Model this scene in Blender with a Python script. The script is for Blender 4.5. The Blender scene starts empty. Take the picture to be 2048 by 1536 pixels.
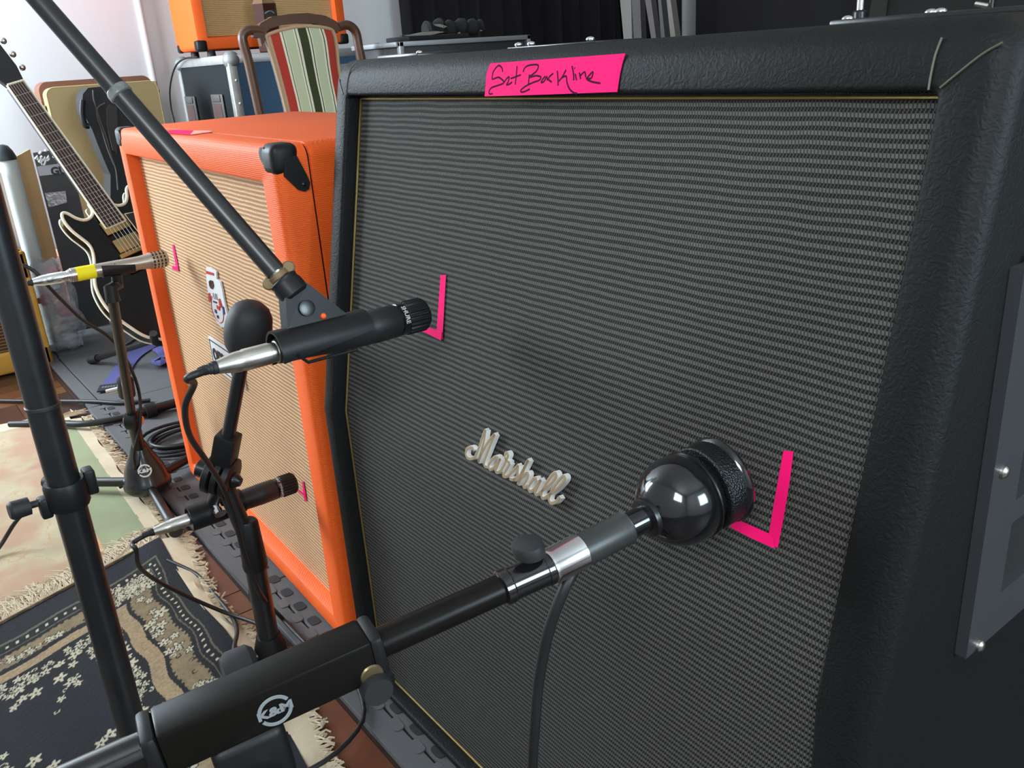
import bpy, bmesh, math, random
import numpy as np
from mathutils import Vector, Matrix

random.seed(7)
RNG = np.random.default_rng(11)
SC = bpy.context.scene
COL = SC.collection

# ------------------------------------------------------------------ camera
F_PX, CAM = 1734.12, np.array([1.0067, -0.4260, 0.8555])
YAW, PITCH, ROLL = -0.9391, -0.3643, -0.0678
FW = np.array([math.sin(YAW)*math.cos(PITCH), math.cos(YAW)*math.cos(PITCH), math.sin(PITCH)])
_r = np.cross(FW, [0, 0, 1.0]); _r /= np.linalg.norm(_r); _u = np.cross(_r, FW)
RT = _r*math.cos(ROLL) + _u*math.sin(ROLL)
UP = -_r*math.sin(ROLL) + _u*math.cos(ROLL)
cam_d = bpy.data.cameras.new('camera'); cam = bpy.data.objects.new('camera', cam_d); COL.objects.link(cam)
cam_d.sensor_width = 36.0; cam_d.lens = F_PX/2048*36.0; cam_d.clip_start = 0.01; cam_d.clip_end = 60
cam.matrix_world = Matrix(((RT[0], UP[0], -FW[0], CAM[0]), (RT[1], UP[1], -FW[1], CAM[1]), (RT[2], UP[2], -FW[2], CAM[2]), (0, 0, 0, 1)))
SC.camera = cam

# ------------------------------------------------------------------ light and exposure
SC.view_settings.view_transform = 'Standard'; SC.view_settings.look = 'None'
SC.view_settings.exposure = 0.0; SC.view_settings.gamma = 1.0; SC.view_settings.use_curve_mapping = False
w = bpy.data.worlds.new('world'); SC.world = w; w.use_nodes = True
w.node_tree.nodes['Background'].inputs[0].default_value = (0.75, 0.87, 1.0, 1); w.node_tree.nodes['Background'].inputs[1].default_value = 1.0

def area(name, loc, target, sx, sy, power, color):
    d = bpy.data.lights.new(name, 'AREA'); d.shape = 'RECTANGLE'; d.size = sx; d.size_y = sy; d.energy = power; d.color = color
    o = bpy.data.objects.new(name, d); COL.objects.link(o); o.location = loc
    o.rotation_euler = (Vector(target)-Vector(loc)).to_track_quat('-Z', 'Y').to_euler()
    return o
# daylight through the window in the wall on the left (behind the rugs)
area('window_light_left', (-2.62, -1.64, 1.60), (-2.62, 0.0, 1.5), 1.0, 1.2, 175, (0.80, 0.92, 1.0))
# daylight through the window behind the photographer
area('window_light_behind', (1.80, -1.64, 1.90), (1.80, 0.0, 1.75), 0.9, 0.8, 52, (0.90, 0.96, 1.0))
# daylight through the window in the wall on the right
area('window_light_right', (3.12, 0.50, 1.40), (0.0, 0.50, 1.2), 1.0, 1.0, 70, (0.68, 0.88, 1.0))
# warm ceiling lamp bulb over the back of the room
ld = bpy.data.lights.new('ceiling_bulb', 'POINT'); ld.energy = 7; ld.color = (1.0, 0.66, 0.34); ld.shadow_soft_size = 0.06
lo = bpy.data.objects.new('ceiling_bulb', ld); COL.objects.link(lo); lo.location = (1.0, 1.25, 2.17)

# ------------------------------------------------------------------ rays of the photograph (a pixel on a real plane)
def ray(x, y): return FW + RT*((x-1024)/F_PX) + UP*((768-y)/F_PX)
def on_z(x, y, z=0.0): d = ray(x, y); return CAM + d*((z-CAM[2])/d[2])
def on_plane(x, y, p0, n): d = ray(x, y); n = np.array(n, float); return CAM + d*(((np.array(p0, float)-CAM)@n)/(d@n))
def on_X(x, y, X): return on_plane(x, y, (X, 0, 0), (1, 0, 0))
def on_Y(x, y, Y): return on_plane(x, y, (0, Y, 0), (0, 1, 0))
def at(x, y, dep): return CAM + ray(x, y)*dep
def proj_px(P): d = np.array(P, float)-CAM; z = d@FW; return np.array([1024+F_PX*(d@RT)/z, 768-F_PX*(d@UP)/z])

# ------------------------------------------------------------------ materials
MATS = {}
def mat(name, col, rough=0.5, metal=0.0, bump=None, var=0.0, vscale=8.0, coat=0.0, sheen=0.0, alpha=1.0, trans=0.0, spec=None, ior=None):
    """bump=(kind, scale, strength, distance); var = mottling of the colour"""
    if name in MATS: return MATS[name]
    m = bpy.data.materials.new(name); m.use_nodes = True; nt = m.node_tree; N = nt.nodes; L = nt.links
    b = N['Principled BSDF']; b.inputs['Roughness'].default_value = rough; b.inputs['Metallic'].default_value = metal
    b.inputs['Base Color'].default_value = (*col, 1)
    if coat: b.inputs['Coat Weight'].default_value = coat; b.inputs['Coat Roughness'].default_value = 0.08
    if sheen: b.inputs['Sheen Weight'].default_value = sheen
    if trans: b.inputs['Transmission Weight'].default_value = trans
    if spec is not None: b.inputs['Specular IOR Level'].default_value = spec
    if alpha < 1: b.inputs['Alpha'].default_value = alpha
    if ior: b.inputs['IOR'].default_value = ior
    tc = N.new('ShaderNodeTexCoord')
    if var:
        n = N.new('ShaderNodeTexNoise'); n.inputs['Scale'].default_value = vscale; n.inputs['Detail'].default_value = 6
        mx = N.new('ShaderNodeMix'); mx.data_type = 'RGBA'; mx.blend_type = 'MIX'
        mx.inputs[6].default_value = (*[c*(1-var) for c in col], 1); mx.inputs[7].default_value = (*[min(1, c*(1+var)) for c in col], 1)
        L.new(tc.outputs['Object'], n.inputs['Vector']); L.new(n.outputs['Fac'], mx.inputs[0]); L.new(mx.outputs[2], b.inputs['Base Color'])
    if bump:
        kind, sc, st, dist = bump
        bp = N.new('ShaderNodeBump'); bp.inputs['Strength'].default_value = st; bp.inputs['Distance'].default_value = dist
        if kind == 'noise':
            t = N.new('ShaderNodeTexNoise'); t.inputs['Scale'].default_value = sc; t.inputs['Detail'].default_value = 3; out = t.outputs['Fac']
        elif kind == 'levant':
            t = N.new('ShaderNodeTexVoronoi'); t.inputs['Scale'].default_value = sc; t.feature = 'SMOOTH_F1'; out = t.outputs['Distance']
            n2 = N.new('ShaderNodeTexNoise'); n2.inputs['Scale'].default_value = sc*0.35; n2.inputs['Detail'].default_value = 2
            va = N.new('ShaderNodeVectorMath'); va.operation = 'MULTIPLY_ADD'; va.inputs[1].default_value = (0.012,)*3
            L.new(tc.outputs['Object'], n2.inputs['Vector']); L.new(n2.outputs['Color'], va.inputs[0]); L.new(tc.outputs['Object'], va.inputs[2]); L.new(va.outputs[0], t.inputs['Vector'])
        elif kind == 'voronoi':
            t = N.new('ShaderNodeTexVoronoi'); t.inputs['Scale'].default_value = sc; out = t.outputs['Distance']
        elif kind == 'weave':
            wv = N.new('ShaderNodeTexWave'); wv.bands_direction = 'Z'; wv.inputs['Scale'].default_value = sc; wv.inputs['Distortion'].default_value = 3.0; wv.inputs['Detail Scale'].default_value = 2
            wx = N.new('ShaderNodeTexWave'); wx.bands_direction = 'DIAGONAL'; wx.inputs['Scale'].default_value = sc*0.8; wx.inputs['Distortion'].default_value = 3.0; wx.inputs['Detail Scale'].default_value = 2
            ad = N.new('ShaderNodeMath'); ad.operation = 'ADD'
            for q in (wv, wx): L.new(tc.outputs['Object'], q.inputs['Vector'])
            L.new(wv.outputs['Fac'], ad.inputs[0]); L.new(wx.outputs['Fac'], ad.inputs[1]); out = ad.outputs[0]; t = None
        if t is not None and not t.inputs['Vector'].is_linked: L.new(tc.outputs['Object'], t.inputs['Vector'])
        L.new(out, bp.inputs['Height']); L.new(bp.outputs['Normal'], b.inputs['Normal'])
    MATS[name] = m; return m

def srgb(r, g, b):
    f = lambda c: (c/255/12.92) if c/255 <= 0.04045 else ((c/255+0.055)/1.055)**2.4
    return (f(r), f(g), f(b))

def vcol_mat(name, rough=0.9, bump=None, sheen=0.0):
    m = mat(name, (0.5, 0.5, 0.5), rough, bump=bump, sheen=sheen); nt = m.node_tree
    a = nt.nodes.new('ShaderNodeVertexColor'); a.layer_name = 'Col'
    nt.links.new(a.outputs['Color'], nt.nodes['Principled BSDF'].inputs['Base Color']); return m

def weave_mat(name, cell, row, light, dark, gap, dots, rough=0.85, bump=0.6, sharp=0.5):
    """woven speaker cloth: rows of pale cells between rows of dark ones, laid out in metres by the UV map"""
    m = bpy.data.materials.new(name); m.use_nodes = True; nt = m.node_tree; N = nt.nodes; L = nt.links; b = N['Principled BSDF']
    b.inputs['Roughness'].default_value = rough; b.inputs['Specular IOR Level'].default_value = 0.25
    uv = N.new('ShaderNodeUVMap'); sep = N.new('ShaderNodeSeparateXYZ'); L.new(uv.outputs['UV'], sep.inputs[0])
    def M(op, a, c=None, d=None):
        n = N.new('ShaderNodeMath'); n.operation = op
        for i, v in enumerate((a, c, d)):
            if v is None: continue
            if isinstance(v, (int, float)): n.inputs[i].default_value = v
            else: L.new(v, n.inputs[i])
        return n.outputs[0]
    nz = N.new('ShaderNodeTexNoise'); nz.inputs['Scale'].default_value = 16; nz.inputs['Detail'].default_value = 2; L.new(uv.outputs['UV'], nz.inputs['Vector'])
    nv = N.new('ShaderNodeTexNoise'); nv.inputs['Scale'].default_value = 330; nv.inputs['Detail'].default_value = 1; L.new(uv.outputs['UV'], nv.inputs['Vector'])
    v = M('ADD', sep.outputs['Y'], M('MULTIPLY', M('SUBTRACT', nz.outputs['Fac'], 0.5), row*0.5))
    rv = M('FRACT', M('DIVIDE', v, row))                      # 0..1 inside one row pair
    cu = M('FRACT', M('DIVIDE', M('ADD', sep.outputs['X'], M('MULTIPLY', rv, cell*0.25)), cell))
    tri_r = M('ABSOLUTE', M('SUBTRACT', rv, 0.5))             # 0 middle of the pale row, .5 middle of dark row
    mr = N.new('ShaderNodeMapRange'); mr.interpolation_type = 'SMOOTHSTEP'; L.new(tri_r, mr.inputs[0]); mr.inputs[1].default_value = 0.20; mr.inputs[2].default_value = 0.30; mr.inputs[3].default_value = 1; mr.inputs[4].default_value = 0
    pale = mr.outputs[0]
    tri_c = M('ABSOLUTE', M('SUBTRACT', cu, 0.5))
    mc = N.new('ShaderNodeMapRange'); mc.interpolation_type = 'SMOOTHSTEP'; L.new(tri_c, mc.inputs[0]); mc.inputs[1].default_value = 0.27; mc.inputs[2].default_value = 0.45; mc.inputs[3].default_value = 1; mc.inputs[4].default_value = 0
    cellm = mc.outputs[0]
    def mix(f, a, c):
        n = N.new('ShaderNodeMix'); n.data_type = 'RGBA'; L.new(f, n.inputs[0])
        for i, q in ((6, a), (7, c)):
            if isinstance(q, tuple): n.inputs[i].default_value = (*q, 1)
            else: L.new(q, n.inputs[i])
        return n.outputs[2]
    lightv = mix(nv.outputs['Fac'], tuple(c*0.72 for c in light), tuple(min(1, c*1.28) for c in light))
    pr = mix(cellm, gap, lightv); dr = mix(cellm, dots, dark)
    L.new(mix(pale, dr, pr), b.inputs['Base Color'])
    h = M('ADD', M('MULTIPLY', pale, M('ADD', M('MULTIPLY', cellm, 0.7), 0.3)), M('MULTIPLY', cellm, 0.15))
    bp = N.new('ShaderNodeBump'); bp.inputs['Strength'].default_value = bump; bp.inputs['Distance'].default_value = 0.0012; L.new(h, bp.inputs['Height']); L.new(bp.outputs['Normal'], b.inputs['Normal'])
    return m

TOLEX = mat('black_tolex', (0.0062, 0.0066, 0.0068), 0.56, bump=('levant', 380, 0.42, 0.0009), spec=0.20)
ORANGE = mat('orange_tolex', srgb(240, 97, 32), 0.58, bump=('weave', 120, 0.32, 0.0007), var=0.04, vscale=5, spec=0.3)
BLACKM = mat('black_metal', (0.008, 0.008, 0.009), 0.30, bump=('noise', 400, 0.04, 0.001), spec=0.55)
BLACKGLOSS = mat('black_gloss', (0.006, 0.006, 0.007), 0.12, coat=0.6)
BOXM = mat('black_enamel_box', (0.0065, 0.0058, 0.0048), 0.30, spec=0.13)
BLACKPL = mat('black_plastic', (0.009, 0.009, 0.0095), 0.45, bump=('noise', 900, 0.10, 0.0006), spec=0.28)
BLACKRUB = mat('black_rubber', (0.013, 0.013, 0.014), 0.62)
WORNTUBE = mat('worn_black_tube', (0.010, 0.011, 0.012), 0.34, var=0.55, vscale=40, spec=0.6)
GREYMIC = mat('dark_grey_enamel', (0.026, 0.028, 0.026), 0.40, bump=('noise', 700, 0.08, 0.0006), var=0.3, vscale=60)
CHROME = mat('chrome', (0.85, 0.85, 0.86), 0.16, 1.0)
NICKEL = mat('satin_nickel', (0.58, 0.55, 0.50), 0.28, 1.0)
BRASS = mat('brass', (0.40, 0.28, 0.12), 0.36, 1.0)
DULLBR = mat('dull_brass', (0.17, 0.115, 0.055), 0.6, 0.4)
GOLDP = mat('gold_piping', (0.34, 0.245, 0.085), 0.34, 0.8)
PINK = mat('pink_tape', srgb(240, 12, 106), 0.75, var=0.04, vscale=30, spec=0.15)
WHITEP = mat('white_plastic', (0.78, 0.77, 0.74), 0.28, coat=0.3)
INK = mat('marker_ink', (0.045, 0.002, 0.018), 0.8, spec=0.1)
CABLE = mat('black_cable', (0.012, 0.012, 0.013), 0.5, spec=0.4)
WHITEINK = mat('white_print', (0.75, 0.75, 0.75), 0.6)
GREYINK = mat('grey_print', (0.20, 0.21, 0.22), 0.55)
ALU = mat('worn_aluminium', (0.55, 0.56, 0.56), 0.42, 0.75, var=0.25, vscale=30)
GREYRUB = mat('grey_rubber', (0.035, 0.035, 0.038), 0.8)

# ------------------------------------------------------------------ geometry helpers (vertices in world metres)
class MB:
    def __init__(s): s.v = []; s.f = []
    def add(s, V, Fs):
        o = len(s.v); s.v.extend([tuple(map(float, p)) for p in V]); s.f.extend([tuple(i+o for i in f) for f in Fs]); return s
def unit(a): a = np.array(a, float); return a/np.linalg.norm(a)
def frame(ax):
    ax = unit(ax); t = np.array([0, 0, 1.0]) if abs(ax[2]) < 0.9 else np.array([1.0, 0, 0])
    u = unit(np.cross(t, ax)); return u, np.cross(ax, u), ax

def catmull(P, k=6):
    P = [np.array(p, float) for p in P]
    if len(P) < 3: return P
    Q = [2*P[0]-P[1]] + P + [2*P[-1]-P[-2]]; out = []
    for i in range(1, len(Q)-2):
        for j in range(k):
            t = j/k; a, b, c, d = Q[i-1], Q[i], Q[i+1], Q[i+2]
            out.append(0.5*((2*b)+(c-a)*t+(2*a-5*b+4*c-d)*t*t+(3*b-a-3*c+d)*t**3))
    out.append(P[-1]); return out

def tube(P, r, n=12, cap=True, sx=1.0, up=None):
    """sweep of a circle (radius r, or one radius per point) along the points"""
    P = [np.array(p, float) for p in P]; R = r if hasattr(r, '__len__') else [r]*len(P)
    V = []; Fs = []; u = None
    for i, p in enumerate(P):
        t = unit((P[min(i+1, len(P)-1)]-P[max(i-1, 0)]))
        if u is None:
            u = unit(np.cross(up, t)) if up is not None else frame(t)[0]
        u = unit(u - t*(u@t)); v = np.cross(t, u)
        for k in range(n):
            a = 2*math.pi*k/n; V.append(p + R[i]*(math.cos(a)*u*sx + math.sin(a)*v))
    for i in range(len(P)-1):
        for k in range(n): Fs.append((i*n+k, i*n+(k+1) % n, (i+1)*n+(k+1) % n, (i+1)*n+k))
    if cap: Fs.append(tuple(range(n-1, -1, -1))); Fs.append(tuple((len(P)-1)*n+k for k in range(n)))
    return V, Fs

def lathe(prof, o, ax, n=28, cap=True, sx=1.0):
    """prof = [(t along axis, radius)]"""
    u, v, ax = frame(ax); o = np.array(o, float); V = []; Fs = []
    for t, r in prof:
        for k in range(n):
            a = 2*math.pi*k/n; V.append(o + ax*t + r*(math.cos(a)*u*sx + math.sin(a)*v))
    m = len(prof)
    for i in range(m-1):
        for k in range(n): Fs.append((i*n+k, i*n+(k+1) % n, (i+1)*n+(k+1) % n, (i+1)*n+k))
    if cap: Fs.append(tuple(range(n-1, -1, -1))); Fs.append(tuple((m-1)*n+k for k in range(n)))
    return V, Fs

def sphere(c, r, n=24, m=14, sq=(1, 1, 1)):
    V, Fs = lathe([(-r*math.cos(math.pi*i/m), max(1e-5, r*math.sin(math.pi*i/m))) for i in range(m+1)], (0, 0, 0), (0, 0, 1), n)
    return [np.array(p)*np.array(sq) + np.array(c) for p in V], Fs

def prism(poly, off):
    """planar polygon (3-D points) and the same polygon moved by off, joined"""
    n = len(poly); off = np.array(off, float); V = [np.array(p, float) for p in poly] + [np.array(p, float)+off for p in poly]
    return V, [tuple(range(n-1, -1, -1)), tuple(range(n, 2*n))] + [(i, (i+1) % n, n+(i+1) % n, n+i) for i in range(n)]

def rbox(c, s, b=0.003, seg=2, axes=None):
    """bevelled box; axes = 3 unit vectors"""
    bm = bmesh.new(); bmesh.ops.create_cube(bm, size=1.0)
    for q in bm.verts: q.co = Vector((q.co.x*s[0], q.co.y*s[1], q.co.z*s[2]))
    if b > 0: bmesh.ops.bevel(bm, geom=bm.edges[:], offset=min(b, min(s)*0.49), segments=seg, profile=0.5, affect='EDGES')
    V = [np.array(q.co) for q in bm.verts]; bm.verts.index_update(); Fs = [tuple(q.index for q in f.verts) for f in bm.faces]; bm.free()
    if axes is not None: A = np.array(axes, float); V = [p[0]*A[0]+p[1]*A[1]+p[2]*A[2] for p in V]
    return [p+np.array(c, float) for p in V], Fs

def ribbon(P, wd, dp, nrm):
    """flat stroke of width wd and depth dp along P, nrm = facing"""
    P = [np.array(p, float) for p in P]; nrm = unit(nrm); V = []; Fs = []; n = len(P)
    for i, p in enumerate(P):
        t = unit(P[min(i+1, n-1)]-P[max(i-1, 0)]); s = unit(np.cross(nrm, t))
        for a, b in ((-1, 0), (-0.75, 1), (0.75, 1), (1, 0)): V.append(p + s*a*wd/2 + nrm*b*dp)
    for i in range(n-1):
        for k in range(4): Fs.append((i*4+k, i*4+(k+1) % 4, (i+1)*4+(k+1) % 4, (i+1)*4+k))
    Fs.append((0, 1, 2, 3)); Fs.append(tuple((n-1)*4+k for k in (3, 2, 1, 0)))
    return V, Fs

def G(*parts):
    m = MB()
    for V, Fs in parts: m.add(V, Fs)
    return m

def world_loc(o):
    p = np.zeros(3)
    while o is not None: p += np.array(o.location); o = o.parent
    return p

def mesh_data(name, V, Fs, m, smooth=38):
    me = bpy.data.meshes.new(name); me.from_pydata(V, [], Fs); me.materials.append(m)
    bm = bmesh.new(); bm.from_mesh(me); bmesh.ops.recalc_face_normals(bm, faces=bm.faces[:])
    if smooth:
        lim = math.radians(smooth)
        for f in bm.faces: f.smooth = True
        for e in bm.edges:
            if len(e.link_faces) == 2 and e.calc_face_angle(0) > lim: e.smooth = False
    bm.to_mesh(me); bm.free(); return me

def mk(name, g, m, parent=None, smooth=38, origin=None):
    if isinstance(g, tuple): g = G(g)
    V = np.array(g.v)
    if parent is not None: o0 = world_loc(parent)
    elif origin is not None: o0 = np.array(origin, float)
    else: lo, hi = V.min(0), V.max(0); o0 = np.array([(lo[0]+hi[0])/2, (lo[1]+hi[1])/2, lo[2]])
    me = mesh_data(name, (V-o0).tolist(), g.f, m, smooth)
    o = bpy.data.objects.new(name, me); COL.objects.link(o)
    if parent is not None: o.parent = parent
    else: o.location = o0
    return o

def thing(name, label, cat, loc, group=None):
    o = bpy.data.objects.new(name, None); COL.objects.link(o); o.location = loc; o.empty_display_size = 0.05
    o['label'] = label; o['category'] = cat
    if group: o['group'] = group
    return o
def tag(o, label, cat, group=None):
    o['label'] = label; o['category'] = cat
    if group: o['group'] = group
    return o
def struct(o): o['kind'] = 'structure'; return o

def text_geo(body, size, o, u, v, depth=0.0008, bold=0.0, fit=None, align='CENTER'):
    """letters as thin solid shapes: origin o, reading direction u, upright direction v"""
    c = bpy.data.curves.new('t', 'FONT'); c.body = body; c.size = 1.0; c.extrude = 0.0; c.offset = bold; c.align_x = align; c.align_y = 'CENTER'; c.resolution_u = 3
    ob = bpy.data.objects.new('t', c); COL.objects.link(ob); dg = bpy.context.evaluated_depsgraph_get()
    me = bpy.data.meshes.new_from_object(ob.evaluated_get(dg)); bm = bmesh.new(); bm.from_mesh(me)
    r = bmesh.ops.extrude_face_region(bm, geom=bm.faces[:]); top = [e for e in r['geom'] if isinstance(e, bmesh.types.BMVert)]
    for q in top: q.co.z += 1.0
    bm.verts.index_update(); u = unit(u); v = unit(v); n = np.cross(u, v)
    P = np.array([tuple(q.co) for q in bm.verts]); Fs = [tuple(q.index for q in f.verts) for f in bm.faces]
    bm.free(); bpy.data.objects.remove(ob); bpy.data.curves.remove(c); bpy.data.meshes.remove(me)
    sx = size if fit is None else fit/(P[:, 0].max()-P[:, 0].min())
    V = [np.array(o, float) + u*p[0]*sx + v*p[1]*size + n*p[2]*depth for p in P]
    return V, Fs

def uv_sheet(name, P, UV, nu, nv, m, parent=None, smooth=True):
    """grid sheet of (nu x nv) points with a UV map in metres"""
    o0 = world_loc(parent) if parent is not None else np.zeros(3)
    V = (np.array(P)-o0).tolist(); Fs = [(j*nu+i, j*nu+i+1, (j+1)*nu+i+1, (j+1)*nu+i) for j in range(nv-1) for i in range(nu-1)]
    me = bpy.data.meshes.new(name); me.from_pydata(V, [], Fs); me.materials.append(m)
    lay = me.uv_layers.new(name='UVMap'); UV = np.array(UV)
    idx = np.zeros(len(me.loops), dtype=np.int32); me.loops.foreach_get('vertex_index', idx)
    lay.data.foreach_set('uv', UV[idx].astype(np.float32).ravel())
    if smooth: me.polygons.foreach_set('use_smooth', [True]*len(me.polygons))
    o = bpy.data.objects.new(name, me); COL.objects.link(o)
    if parent is not None: o.parent = parent
    return o

# ------------------------------------------------------------------ the room
FLOOR = -0.012
X0, X1, Y0, Y1, CEIL = -3.25, 3.2, -1.7, 4.3, 2.6
WALLM = mat('white_wall_paint', (0.78, 0.79, 0.79), 0.8, bump=('noise', 60, 0.08, 0.002), var=0.03, vscale=3)
CEILM = mat('ceiling_paint', (0.55, 0.54, 0.52), 0.9)
SUBFL = mat('dark_parquet_base', (0.035, 0.014, 0.009), 0.5, var=0.4, vscale=6)
struct(mk('floor', rbox(((X0+X1)/2, (Y0+Y1)/2, FLOOR-0.053), (X1-X0, Y1-Y0, 0.10), 0), SUBFL))
struct(mk('ceiling', rbox(((X0+X1)/2, (Y0+Y1)/2, CEIL+0.05), (X1-X0+0.2, Y1-Y0+0.2, 0.1), 0), CEILM))
def wall(name, boxes): return struct(mk(name, G(*[rbox(c, s, 0) for c, s in boxes]), WALLM, smooth=0))
z0w = FLOOR-0.05
def span(a, b): return ((a+b)/2, b-a)
def wallbox(xa, xb, ya, yb, za, zb): return (((xa+xb)/2, (ya+yb)/2, (za+zb)/2), (xb-xa, yb-ya, zb-za))
wall('wall_left', [wallbox(X0-0.1, X0, Y0, Y1, z0w, CEIL)])
wall('wall_back', [wallbox(X0-0.1, X1+0.1, Y1, Y1+0.1, z0w, CEIL)])
WL = (-3.17, -2.07, 0.95, 2.25)   # left window (x from, to, z from, to) in the front wall
WB = (1.3, 2.3, 1.45, 2.35)   # window behind the photographer
wall('wall_front', [wallbox(X0-0.1, WL[0], Y0-0.1, Y0, z0w, CEIL), wallbox(WL[1], WB[0], Y0-0.1, Y0, z0w, CEIL), wallbox(WB[1], X1+0.1, Y0-0.1, Y0, z0w, CEIL)] + [q for w_ in (WL, WB) for q in (wallbox(w_[0], w_[1], Y0-0.1, Y0, z0w, w_[2]), wallbox(w_[0], w_[1], Y0-0.1, Y0, w_[3], CEIL))])
WR = (-0.05, 1.05, 0.85, 1.95)
wall('wall_right', [wallbox(X1, X1+0.1, Y0, WR[0], z0w, CEIL), wallbox(X1, X1+0.1, WR[1], Y1, z0w, CEIL), wallbox(X1, X1+0.1, WR[0], WR[1], z0w, WR[2]), wallbox(X1, X1+0.1, WR[0], WR[1], WR[3], CEIL)])
FRM = mat('window_frame_paint', (0.7, 0.7, 0.68), 0.4)
def window(n, horizontal, a, b, za, zb, plane):
    root = bpy.data.objects.new('window_%d' % n, None); COL.objects.link(root); root['kind'] = 'structure'
    P = (lambda t, z: (t, plane, z)) if horizontal else (lambda t, z: (plane, t, z))
    S = (lambda w_, h_, d_=0.06: (w_, d_, h_)) if horizontal else (lambda w_, h_, d_=0.06: (d_, w_, h_))
    root.location = P((a+b)/2, za); root['label'] = 'window with white frame letting in daylight'
    mk('window_frame', G(rbox(P((a+b)/2, za+0.03), S(b-a, 0.06), 0.004), rbox(P((a+b)/2, zb-0.03), S(b-a, 0.06), 0.004), rbox(P(a+0.03, (za+zb)/2), S(0.06, zb-za), 0.004), rbox(P(b-0.03, (za+zb)/2), S(0.06, zb-za), 0.004), rbox(P((a+b)/2, (za+zb)/2), S(0.05, zb-za), 0.004)), FRM, root)
window(1, True, WL[0], WL[1], WL[2], WL[3], Y0-0.06)
window(3, True, WB[0], WB[1], WB[2], WB[3], Y0-0.06)
window(2, False, WR[0], WR[1], WR[2], WR[3], X1+0.06)
# ------------------------------------------------------------------ loudspeaker cabinets
ZK, SLANT, HT = 0.4334, 0.0868/(0.8697-0.4334), 0.8590
REC, LW = 0.0188, 0.0273
MX0, MX1, MD = -0.010, 0.783, 0.385
def m_prof(z): return 0.0 if z <= ZK else (z-ZK)*SLANT
A_SL = math.atan(SLANT); N_UP = np.array([0, -math.cos(A_SL), math.sin(A_SL)]); N_LO = np.array([0, -1.0, 0])
def on_M(x, y, out=0.0):
    """pixel -> point on the grille cloth of the black cabinet, out = metres in front of it"""
    d = REC-out; P = on_Y(x, y, d)
    return on_plane(x, y, (0, d, ZK), N_UP) if P[2] > ZK else P
def on_Mface(x, y, out=0.0): return on_plane(x, y, (0, -out, ZK), N_UP)

def cab_rings(rings, zk, prof, back):
    """rings = [(x0, x1, z0, z1, corner radius, y offset, absolute y or None)] lofted to one shell"""
    V = []; Fs = []; k = 5; n = None
    for x0, x1, z0, z1, r, yo, ya in rings:
        pts = []
        for cx, cz, a0 in ((x0+r, z0+r, 180), (x1-r, z0+r, 270), (x1-r, z1-r, 0), (x0+r, z1-r, 90)):
            for j in range(k+1):
                a = math.radians(a0+90*j/k); pts.append((cx+r*math.cos(a), cz+r*math.sin(a)))
            if a0 == 270: pts.append((x1, zk))
        pts.append((x0, zk)); n = len(pts)
        for x, z in pts: V.append((x, ya if ya is not None else prof(z)+yo, z))
    for i in range(len(rings)-1):
        for q in range(n): Fs.append((i*n+q, i*n+(q+1) % n, (i+1)*n+(q+1) % n, (i+1)*n+q))
    if back: Fs.append(tuple(range(n)))
    return V, Fs

cab = thing('guitar_cabinet', 'big black slant-front guitar speaker cabinet with dark grey woven grille', 'speaker cabinet', ((MX0+MX1)/2, 0.19, 0.0))
R = 0.017; rings = [(MX0+0.010, MX1-0.010, 0.010, HT-0.010, 0.016, 0, MD), (MX0, MX1, 0.0, HT, 0.022, 0, MD-0.010)]
for j in range(8):
    a = math.radians(90*j/7); i_ = R*(1-math.cos(a)); rings.append((MX0+i_, MX1-i_, i_*0.5, HT-i_, 0.024-i_*0.4, R*(1-math.sin(a)), None))
IX0, IX1, IZ0, IZ1 = LW, 0.7427, 0.0155, 0.8197
for m_, yo in ((0.004, 0.0), (0.0015, 0.0012), (0.0, 0.004), (0.0, REC+0.012)): rings.append((IX0-m_, IX1+m_, IZ0-m_, IZ1+m_, 0.005, yo, None))
mk('cabinet_shell', cab_rings(rings, ZK, m_prof, True), TOLEX, cab, smooth=50)
# grille cloth on the kinked baffle
nu, nv = 40, 90; P = []; UV = []
for j in range(nv):
    z = IZ0 + (IZ1-IZ0)*j/(nv-1); t = (z-ZK)/0.012
    soft = m_prof(z) + (0.0012*math.exp(-t*t))
    for i in range(nu):
        x = IX0 + (IX1-IX0)*i/(nu-1); P.append((x, soft+REC, z)); UV.append((x, z if z < ZK else ZK+(z-ZK)/math.cos(A_SL)))
CLOTHM = weave_mat('salt_and_pepper_grille', 0.00268, 0.00595, (0.104, 0.099, 0.088), (0.0065, 0.0065, 0.006), (0.023, 0.022, 0.020), (0.068, 0.066, 0.060))
uv_sheet('grille_cloth', P, UV, nu, nv, CLOTHM, cab)
# piping round the cloth
gx = 0.0035; pz = [IZ0+0.004, ZK, IZ1-0.004]
loop = [(IX0+gx, m_prof(z)+REC-0.001, z) for z in pz] + [(IX1-gx, m_prof(z)+REC-0.001, z) for z in reversed(pz)]
pip = []
for a, b in zip(loop, loop[1:]+loop[:1]):
    for t in np.linspace(0, 1, 8, endpoint=False): pip.append(np.array(a)*(1-t)+np.array(b)*t)
pip.append(np.array(loop[0])); mk('gold_piping', tube(pip, 0.0016, 8), GOLDP, cab)
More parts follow.
